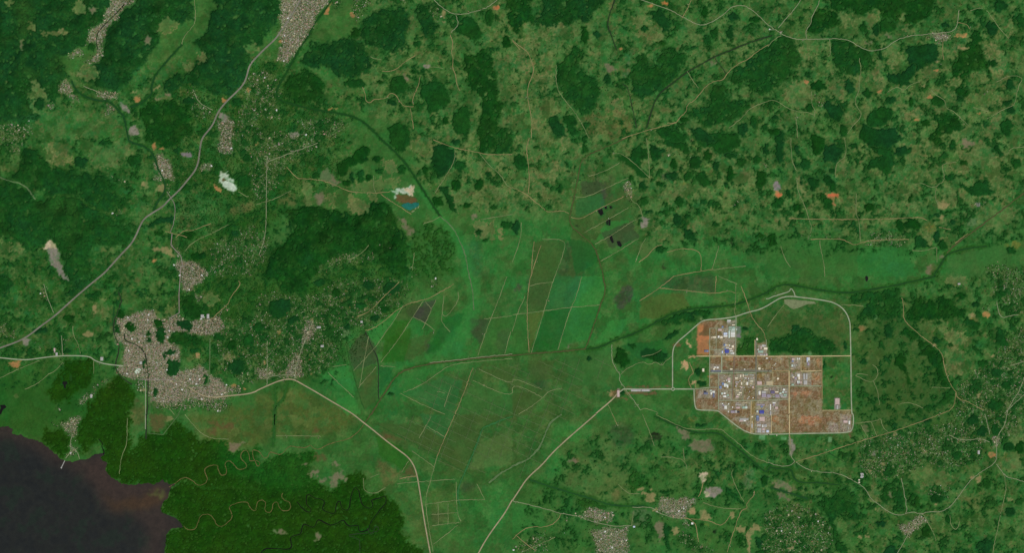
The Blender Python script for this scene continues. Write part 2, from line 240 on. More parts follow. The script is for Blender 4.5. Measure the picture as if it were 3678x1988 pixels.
# ------------------------------------------------------------------ woodland: (cover tone, name, label, shapes)
WOODS = [
 ('FL','forest','dark green rainforest over the steep hills at the top left corner','PD -200 -200 300 -200 300 0 255 70 215 110 150 150 180 200 140 250 90 290 0 310 -200 320'),
 ('FL','forest','dark forest on the ridge between the valley town and the bright green valley','P00 1300 -600 1930 -600 1940 0 1950 180 1780 270 1700 160 1620 200 1580 480 1500 600 1400 690 1330 800 1260 860 1180 920 1150 890 1050 900 870 860 800 800 840 720 880 680 1010 600 1060 540 1030 460 1080 320 1130 250 1240 100 1380 60'),
 ('FL','forest','dark forest on the hills right of the bright green valley, up to the motorway town','P00 2240 -600 2900 -600 2830 100 2780 250 2650 420 2560 500 2480 700 2440 860 2360 940 2260 980 2050 900 1900 840 1800 900 1640 960 1620 860 1700 780 1840 720 1960 640 2090 560 2000 470 1900 440 2050 340 2110 230 2150 100'),
 ('FL','forest','forested slope west of the lower valley settlement, reaching the left edge','P00 -600 300 100 300 280 600 340 760 280 900 310 1100 440 1150 350 1200 200 1220 0 1230 -600 1260'),
 ('FD','forest','dark wood south of the valley mouth between river and motorway','P00 1450 1050 1700 1010 1850 1050 1900 1150 1920 1230 1960 1330 1850 1392 1700 1500 1450 1430 1440 1250 1380 1150'),
 ('FQ','forest','wide dark forest on the massif left of the motorway, below mid height','P01 -600 470 0 460 60 440 200 480 300 540 340 620 450 620 640 560 860 640 900 700 1080 750 1190 880 1300 930 1370 990 1300 1070 1100 1100 950 1080 880 1180 900 1300 930 1392 600 1500 660 1330 610 1180 560 1040 470 1020 420 1100 230 1130 200 1050 60 980 -600 960'),
 ('FQ','forest','dark forest spur above the light green meadow west of the motorway','P01 230 100 380 100 440 200 520 280 700 330 900 360 1090 380 1110 460 1190 500 1130 560 1200 620 1300 640 1290 700 1200 720 1080 740 920 690 820 600 660 560 500 590 380 520 260 440 150 420 60 400 200 330 220 200'),
 ('FB','forest','dark forest strip along the upper right flank of the grey quarry','P01 660 1320 720 1300 930 1392 860 1500 700 1640 640 1560 720 1500;P02 0 0 120 0 140 80 60 180 0 200 -600 200 -600 -100'),
 ('FD','forest','very dark forest ridge below the cattle pastures, centre left','P11 180 740 500 690 700 695 880 725 960 770 1060 780 1140 660 1250 630 1390 700 1400 800 1440 900 1500 960 1520 1020 1530 1392 1400 1392 1300 1300 1200 1180 1050 1120 900 1180 760 1200 650 1320 560 1392 520 1480 420 1500 200 1450 60 1392 140 1180 300 1060 420 900 330 800;P12 60 -10 520 -10 480 60 560 160 300 180 200 60'),
 ('FG','open_forest','medium green woodland between the turquoise pond and the wetland','P11 1570 900 1700 870 1850 860 1960 960 2000 1150 1990 1300 1960 1392 1580 1392 1530 1200 1540 1030'),
 ('FM','mangrove_forest','dark mangrove forest between the lakeside city and the lake shore','P02 1120 1030 1200 1010 1330 1090 1340 1250 1300 1392 1320 1800 1460 1600 1480 1570 1640 1600 1790 1450 1900 1570 2050 1660 2280 1650 2300 1780 2420 1760 2520 1740 2600 1720 2600 2150 2070 2120 1850 2050 1700 2130 1550 2100 1480 2080 1380 2110 1300 2115 1190 2080 1100 2030 1060 1970 1060 1870 1000 1850 1050 1800 1050 1720 950 1640 860 1780 800 1740 760 1560 830 1480 860 1340 1000 1160'),
 ('FM','mangrove_forest','vast dark mangrove forest around the winding creeks at the bottom','P03 1760 700 1870 650 1960 680 2000 740 2100 720 2110 640 2250 650 2400 600 2576 620 2700 540;P03 1760 700 1870 650 1960 680 2000 740 2100 720 2110 640 2250 650 2400 600 2576 640 2800 640 2800 1800 1660 1800 1660 1240 1720 1150 1850 1150 1790 1040 1650 1000 1600 950 1640 860 1700 790;P13 -100 560 160 440 300 400 600 380 560 480 540 600 640 700 760 780 900 640 980 560 1100 600 1080 760 1190 820 1290 760 1300 830 1400 900 1490 1080 1460 1180 1540 1310 1640 1340 1800 1480 1800 1800 -100 1800'),
 ('FM','mangrove_forest','flat green mangrove west of the lakeside village spit','P02 640 860 930 830 940 960 920 1090 800 1150 700 1250 560 1290 480 1160 600 1000;P03 450 130 560 150 680 180 710 280 650 450 560 410 500 330 430 280 450 200'),
 ('FD','forest','dark wood wrapping the hills north-east of the city centre','P02 1690 620 1740 555 1860 555 1920 610 2050 640 2060 700 1960 720 1820 700 1790 680 1720 690'),
 ('FD','forest','dark wooded hill between the satellite town and the big city','P02 1830 200 1960 190 2020 300 2060 430 1960 440 1880 430 1820 340'),
 ('FD','forest','large dark wooded hill inside the river loop, upper centre left','P10 300 820 360 745 480 690 640 745 680 850 700 960 560 1020 400 1050 330 990 290 900'),
 ('FB','forest','dark bluish forest above the river loop hill','P10 470 540 560 430 720 440 880 370 1060 400 1110 560 1200 600 1180 700 1040 760 880 790 780 730 700 650 560 700 440 640'),
 ('FB','forest','dark forest below the hillside villages at the top, left of centre','P10 1080 230 1150 130 1300 100 1480 70 1560 200 1480 480 1380 530 1120 470 1040 370'),
 ('FB','forest','dark wood behind the pale pink construction plot at the top','P10 1600 20 1770 40 1760 130 1830 300 1780 380 1690 410 1660 250 1600 200'),
 ('FD','forest','tall dark forest strip left of the olive hill country','P10 2080 560 2300 500 2370 560 2400 760 2430 900 2460 1100 2420 1300 2400 1500 2250 1560 2220 1392 2230 1250 2280 1000 2120 900 2100 700'),
 ('FQ','forest','dark forest wedge beside the straight canal, below the river bend','P10 2250 1400 2500 1392 2576 1250 2576 1560 2330 1550 2260 1450'),
 ('FB','forest','dark forest along the top edge, left of the green canal field','P20 320 -600 1000 -600 940 0 820 130 740 250 640 210 560 260 500 330 360 310 310 250 210 220 300 120'),
 ('FD','forest','dark forest in the top centre beside the olive pastures','P20 -60 -600 160 -600 180 0 210 150 240 220 130 240 90 330 50 400 0 330 -60 200'),
 ('FQ','forest','long dark forest between olive hills and the straight grey track','P20 600 470 710 480 720 560 690 640 740 740 860 800 880 950 830 1100 700 1170 620 1110 520 950 440 850 440 660 560 580'),
 ('FQ','forest','broad dark forest left of the diagonal tree-lined canal','P20 1270 530 1350 560 1380 620 1420 660 1530 690 1400 560 1490 590 1560 480 1640 500 1780 550 1700 640 1660 780 1540 860 1460 920 1380 980 1240 1000 1190 930 1210 850 1160 780 1200 700 1230 650'),
 ('FQ','forest','dark forest at the right of the dirt road, north of the clearings','P20 2200 720 2380 640 2480 540 2576 480;P30 -20 480 60 400 150 370 280 420 310 560 370 580 320 640 230 720 250 790 180 850 60 900 -20 920;P20 2200 720 2380 640 2480 500 2590 480 2590 960 2480 960 2350 860 2200 830'),
 ('FQ','forest','dark forest south of the sandy roadside village','P20 1980 870 2130 830 2170 900 2140 1010 2240 1000 2400 1060 2340 1120 2300 1200 2200 1220 2100 1260 1960 1280 1860 1240 1770 1150 1790 1070 1900 1090 2000 1040'),
 ('FD','forest','long dark forest along the top right edge','P30 560 -600 1760 -600 1700 0 1640 90 1590 200 1500 230 1370 250 1250 200 1130 180 1120 140 1060 90 980 150 800 110 700 130 620 60'),
 ('FD','forest','dark forest above the village road at the upper right','P30 450 130 540 70 700 150 780 170 740 260 650 280 570 330 400 330 390 270 440 240'),
 ('FQ','forest','dark forest below the long curving road, upper right','P30 650 400 780 400 860 440 960 500 1060 530 1050 700 960 710 900 760 840 760 760 740 640 640'),
 ('FD','forest','winding dark forest right of the small hill town','P30 1900 540 2010 440 2060 300 2160 270 2150 480 2180 620 2300 640 2270 740 2130 700 2000 750 1960 850 2000 900 2080 880 2050 960 1950 1010 1890 930 1820 800 1870 680'),
 ('FD','forest','dark forest of the lower hill country, upper right','P30 1600 1130 1760 1130 1900 1190 1960 1290 1820 1360 1740 1392 1700 1500 1560 1392 1700 1280'),
 ('FD','forest','large dark rectangular forest right of the industrial estate ring road','P32 1440 240 1520 200 1640 240 1740 210 1850 230 1900 300 1980 360 1960 430 1700 440 1600 440 1580 460 1400 440 1380 380 1450 320'),
 ('FD','forest','long dark forest below the pale winding road, right of the estate','P32 1320 530 1400 510 1520 600 1640 700 1740 780 1755 880 1770 980 1830 1110 1700 1100 1680 920 1600 840 1500 780 1520 700 1420 640'),
 ('FQ','forest','wide forest at the lower right between two country roads','P32 1740 1140 1860 1150 1870 1280 1750 1330 1600 1370 1400 1392 1370 1290 1560 1330 1640 1280 1740 1270'),
 ('FQ','forest','dark forest enclosed by the ring road, north of the industrial lots','P32 20 640 200 600 380 500 420 560 600 640 680 680 680 780 580 790 480 780 350 790 200 780 100 760 20 780'),
 ('FG','forest','green wood inside the industrial estate, between two blocks','P22 2260 690 2360 640 2400 560 2440 620 2440 790 2260 795'),
 ('FQ','forest','green riverside wood north-west of the industrial estate','P22 1370 500 1600 400 1840 330 2000 330 1980 410 1830 460 1700 470 1500 500'),
 ('FQ','forest','riverside wood above the olive reservoir','P32 760 230 840 180 1000 150 1340 120 1320 230 1340 420 1100 430 1000 440 850 420 880 360 1000 330 980 260 900 280'),
 ('FQ','forest','dark wooded wetland in the lower right between river and road','P33 460 880 640 820 740 720 820 740 880 850 900 950 960 1080 820 1060 740 1040 680 1060 700 1180 730 1250 820 1392 680 1392 640 1150 560 980'),
 ('FQ','forest','dark wooded hill left of the small grey river, bottom right','P33 1160 690 1320 640 1356 760 1376 960 1320 1010 1220 960 1120 840'),
 ('FD','forest','dark wood between two lanes above the road junction town','P33 1390 770 1440 760 1560 900 1560 970 1420 930'),
 ('FB','forest','round bluish dark wood at the bottom right corner','P33 2140 1260 2240 1230 2260 1320 2230 1500 2080 1500 2100 1392'),
 ('FG','forest','dark green river wood along the curving canal, bottom centre','P23 620 830 860 860 940 930 1000 950 820 960 700 960 650 900'),
 ('FG','forest','green wood patches above the sandy clearings, bottom centre','P23 1160 590 1300 590 1300 690 1420 700 1290 740 1240 780 1170 770'),
 ('FQ','forest','gallery forest along the river below the industrial estate','P23 2110 210 2200 290 2330 430 2460 490 2520 620 2400 540 2250 400'),
]
# groves one can tell apart: tile + ellipses, and a few traced outlines
GROVES = ('E10 1430 860 95 90;E10 1370 1035 60 36;E10 1910 1215 38 50;E10 1000 845 110 50;E10 2345 175 50 80;P10 2120 160 2200 200 2280 360 2200 420 2020 330 2000 270;P10 1660 850 1780 810 1900 850 1950 1000 1900 1080 1740 1160 1700 1020 1640 950;P10 1980 1150 2060 1050 2150 1080 2160 1200 2140 1380 2000 1350 1960 1230;P10 1330 1280 1430 1240 1520 1260 1560 1392 1500 1520 1420 1540 1340 1440;P10 1440 480 1500 470 1480 520;E10 1620 450 50 40;E10 1000 340 50 60;E10 1670 720 24 30;E10 1590 725 26 20;E10 1240 830 34 18;E10 2520 420 50 60;P10 2300 1000 2310 1010;'
 'P11 800 270 920 210 1080 60 1150 120 1120 220 1080 250 1020 270 920 290 910 360 880 400 820 360;E11 900 455 46 38;E11 962 390 32 58;E11 1052 385 40 72;E11 1132 392 38 38;E11 1240 335 44 26;E11 1222 212 56 36;E11 1462 315 46 46;E11 600 370 48 40;P11 1780 80 1900 60 2000 120 2000 240 1900 380 1820 420 1760 250;P11 1830 480 1950 480 1930 560 1980 620 2020 750 1960 740 1920 640 1870 560;E11 1822 640 58 54;E11 2010 475 50 56;E11 2240 470 56 62;E11 2130 440 24 30;E11 2342 370 24 34;E11 2490 312 25 25;E11 2050 280 56 70;E11 2120 680 46 28;E11 2010 40 50 38;E11 1700 330 36 56;P11 2250 -100 2576 -100 2576 150 2330 155 2260 60;E11 2520 870 60 36;E11 1370 1000 72 50;E11 2240 940 34 34;E11 2300 1025 40 20;E11 2400 700 36 30;'
 'P20 690 260 760 260 770 440 730 460 690 390;P20 360 1200 440 1160 540 1320 550 1380 500 1392 430 1370 380 1280;P20 500 1190 570 1140 650 1190 640 1280 670 1340 620 1370 560 1340;P20 1360 120 1500 90 1560 200 1600 320 1520 330 1440 230;P20 1450 1300 1560 1280 1700 1340 1760 1392 1730 1440 1620 1440 1490 1392;P20 1760 1290 1900 1280 2000 1370 2060 1430 1960 1460 1850 1410;E20 2430 1240 40 76;E20 2320 1310 54 80;E20 1330 290 40 34;E20 1715 1205 56 34;E20 1960 410 46 56;E20 2040 330 46 66;E20 2190 330 40 70;E20 2440 200 56 24;E20 2220 170 60 50;E20 1940 120 34 70;E20 2540 1280 40 50;E20 400 250 0 0;E20 950 800 36 60;E20 850 350 40 40;E20 1490 430 60 22;E20 770 910 70 80;E20 1135 810 46 26;E20 40 200 40 60;'
 'E30 960 275 42 52;E30 1090 310 40 66;E30 1200 260 90 66;E30 1780 258 52 24;P30 1210 745 1360 725 1460 630 1500 640 1500 700 1400 870 1300 860 1210 830;P30 1380 480 1560 440 1700 450 1720 600 1600 660 1480 740 1400 640;E30 500 870 88 50;E30 820 880 46 76;E30 1000 940 60 46;E30 1710 1020 76 54;P30 580 960 640 1060 740 1060 760 1150 700 1220 620 1180 560 1080;P30 1060 1110 1160 1050 1280 1130 1200 1250 1080 1290 1000 1270 1000 1170;P30 940 1250 1080 1300 1280 1290 1340 1392 1240 1500 1000 1470 900 1392;E30 1930 970 50 56;E30 2400 1040 56 30;E30 2440 1112 44 36;E30 2400 1290 60 90;E30 2250 290 66 70;E30 2340 60 70 60;E30 2110 130 52 44;E30 2260 640 50 36;E30 420 1090 50 46;E30 205 1110 32 24;E30 70 1190 46 36;E30 400 750 40 36;E30 1738 672 28 20;E30 2430 850 50 60;E30 760 1320 44 60;E30 1440 1030 24 40;E30 1240 1010 60 40;E30 110 560 60 100;E30 1130 560 24 50;E30 700 500 40 40;E30 1470 680 40 60;E30 1580 1240 60 40;E30 1890 300 0 0;E30 2540 210 40 90;E30 60 1330 60 44;'
 'P21 20 180 80 165 140 180 155 280 130 330 60 325 20 260;E21 476 516 34 42;E21 248 102 34 16;P21 695 -30 760 -30 750 90 760 140 710 150 710 60;P21 1190 95 1280 85 1350 120 1370 200 1310 220 1280 290 1380 400 1290 400 1200 300 1080 230 1020 190 1110 170 1190 180;P21 1370 30 1460 100 1540 130 1490 210 1400 240 1375 160;P21 1520 -60 1760 -60 1760 90 1800 170 1700 140 1620 90 1530 80;P21 1850 -60 2250 -60 2310 60 2180 140 2090 170 1980 80 1900 90 1860 20;E21 1960 170 48 50;E21 2045 285 38 66;E21 2300 240 58 42;E21 1840 240 66 66;E21 1625 260 40 54;E21 1770 385 38 62;P21 1850 340 1920 340 1990 430 1970 490 1920 500 1850 400;E21 2192 370 42 84;E21 1312 482 45 42;E21 1490 460 32 30;E21 1195 406 27 40;E21 2500 420 56 86;E21 2460 220 44 46;E21 2190 175 64 36;E21 1868 745 20 34;P21 1720 920 1780 910 1840 960 1850 1060 1790 1040 1720 980;E21 1492 1120 58 34;E21 2042 870 40 34;E21 1330 630 40 42;E21 1755 790 46 34;E21 1650 830 56 70;E21 40 900 40 84;E21 2550 110 34 60;E21 1680 640 50 54;E21 1590 380 70 40;E21 2490 990 50 24;E21 195 505 12 20;E21 1370 750 60 20;E21 2150 480 36 30;E21 1520 760 80 22;E21 1920 640 40 30;E21 2570 1060 20 50;'
 'P31 50 -60 160 -60 160 200 130 270 80 180;P31 430 -60 560 0 580 60 560 120 480 200 440 100;P31 560 70 680 60 760 110 740 190 690 240 560 240;E31 380 262 62 54;E31 650 322 36 28;P31 390 400 520 400 510 500 440 550 410 480;P31 560 370 620 370 680 440 680 510 650 550 610 500 560 430;E31 212 556 34 50;E31 100 650 64 56;E31 290 700 46 46;E31 600 660 54 64;E31 892 245 24 50;E31 860 80 50 28;P31 960 60 1240 -60 1240 150 1280 250 1200 380 1100 300 1000 300 1020 220 1140 190;P31 1240 150 1340 70 1460 120 1340 200;P31 1620 -60 1760 30 1800 80 1700 110 1640 60;E31 1860 75 42 64;P31 2260 40 2330 80 2380 170 2330 200 2270 120;E31 1020 700 56 46;E31 1960 245 46 26;E31 1820 400 46 36;P31 1900 450 2030 500 2100 440 2210 420 2240 520 2300 570 2080 590 2020 560;P31 1470 1000 1550 985 1600 1070 1680 1085 1460 1120;E31 1700 990 40 66;E31 2450 1125 56 34;E31 40 1020 56 66;E31 1430 605 24 36;E31 1498 605 14 36;E31 1450 870 90 50;E31 340 770 46 36;E31 2395 310 46 26;E31 1860 850 36 26;E31 1330 880 46 56;E31 2500 260 50 40;E31 1680 835 50 14;E31 1690 770 30 24;E31 120 855 20 16;E31 1830 745 46 14;E31 300 130 30 60;E31 1740 350 16 30;E31 340 440 16 40;E31 840 930 26 16;E31 1760 1080 60 40;E31 550 600 30 50;E31 1080 120 0 0;'
 'P32 1980 400 2060 440 2150 490 2100 560 2040 510 1970 480;P32 2290 560 2340 470 2360 560 2430 680 2380 720 2280 680;P32 1270 800 1340 780 1400 830 1380 900 1400 1000 1460 1080 1400 1110 1370 960 1320 920 1260 860;E32 2300 970 66 50;E32 2280 1290 80 66;E32 2160 880 50 46;E32 2400 1100 50 44;E32 960 860 36 36;E32 1690 650 50 32;E32 2340 180 60 46;E32 2100 280 40 40;E32 1940 200 56 32;E32 780 690 24 40;E32 570 880 24 50;E32 100 700 0 0;E32 280 560 50 80;E32 1050 400 40 70;E32 1210 560 50 70;E32 1700 470 60 20;'
 'E33 2440 990 54 60;E33 2290 155 56 60;E33 2150 170 56 60;P33 1170 1330 1260 1320 1320 1392 1280 1500 1140 1500;E33 1590 1180 50 60;E33 1700 850 70 56;E33 2200 690 56 56;E33 1900 410 60 40;E33 2060 60 60 56;E33 1600 60 60 30;E33 2420 330 60 46;E33 1820 1050 36 50;E33 1330 900 40 60;E33 2530 340 50 60;E33 860 440 30 60;E33 1130 1100 60 26;E33 700 80 0 0;'
 'E22 1200 700 46 28;P22 1290 730 1430 740 1560 770 1540 860 1480 880 1400 840 1290 820;P22 1050 730 1130 730 1160 780 1180 870 1120 940 1060 900 1030 820;E22 1860 960 40 50;E22 1900 1080 56 36;E22 2340 530 24 26;E22 780 850 20 36;P22 1560 580 1700 520 1640 620 1500 660;E22 1120 1180 34 24;'
 'P23 1530 1080 1600 1150 1560 1240 1600 1380 1530 1340 1515 1200;P23 2140 710 2220 770 2320 880 2350 940 2260 880 2160 800;E23 1340 690 30 30;E23 1520 780 60 20;E23 2290 1260 20 60;E23 2480 1290 40 60;E23 1900 110 60 24;E23 1450 900 0 0;E23 330 860 30 60;E23 2540 660 30 60;'
 'E02 1307 516 50 44;E02 1180 530 30 46;E02 1212 385 44 50;P02 1580 520 1640 510 1660 590 1640 660 1600 680 1570 620;E02 1500 640 30 26;E02 1715 765 66 28;P02 1665 860 1760 840 1810 880 1800 960 1760 1000 1700 1020 1690 960;P02 1790 430 1860 440 1950 500 1900 560 1800 510 1775 470;P02 1550 430 1640 440 1650 500 1560 520;E02 2200 620 70 36;E02 2330 700 60 50;E02 2380 910 90 80;E02 1640 810 22 20;E02 2500 650 60 60;E02 1560 1170 28 40;E02 1960 750 60 36;E02 2080 1040 30 50;E02 1500 580 24 30;E02 670 760 40 26;E02 700 430 60 40;E02 940 190 66 40;E02 410 550 80 40;E02 2100 800 0 0;E02 1440 880 14 50;'
 'P12 130 260 260 220 340 250 360 330 280 420 180 430 120 380;E12 370 435 70 36;E12 1360 120 90 70;E12 1130 90 70 46;E12 1190 420 50 36;E12 800 160 40 40;E12 30 520 60 60;E12 930 390 0 0;E12 920 510 24 36;E12 904 635 30 26;E12 1050 300 50 50;E12 640 60 60 40;E12 1300 330 50 40;E12 1170 230 50 30;E12 470 380 30 24;E12 1360 1190 30 30;'
 'P01 740 190 880 180 890 240 840 310 740 290;E01 1350 230 66 56;P01 1430 940 1500 860 1600 800 1740 780 1730 860 1600 860 1450 920;E01 1800 1000 0 0;E01 2000 900 0 0;E01 1890 980 90 40;E01 2440 130 30 30;E01 2480 200 40 46;E01 1990 1190 80 50;E01 2450 430 80 60;E01 1870 500 60 40;E01 2360 970 50 36;E01 1600 960 60 30;E01 1790 120 50 40;E01 1050 50 90 24;E01 1700 1000 30 40;'
 'E00 400 1050 60 60;E00 920 470 40 40;E00 1900 1020 70 40;E00 2380 1030 60 40;E00 2040 1340 60 40;E00 1860 1100 50 50;E00 1680 1130 70 40;E00 150 60 0 0')
# meander river, lake outline (D)
LAKE = path('03 -600 130 0 140 80 120 130 150 120 190 260 240 420 290 500 360 580 430 640 470 720 482 800 460 900 450 940 410 1050 385 1050 400 1000 450 1060 480 1060 580 1110 640 1190 690 1300 722 1400 712 1480 690 1550 712 1620 660 1690 715 1760 690 1720 740 1680 830 1600 950 1640 1000 1780 1060 1850 1130 1720 1140 1670 1210 1650 1392 1640 1900 -600 1900')
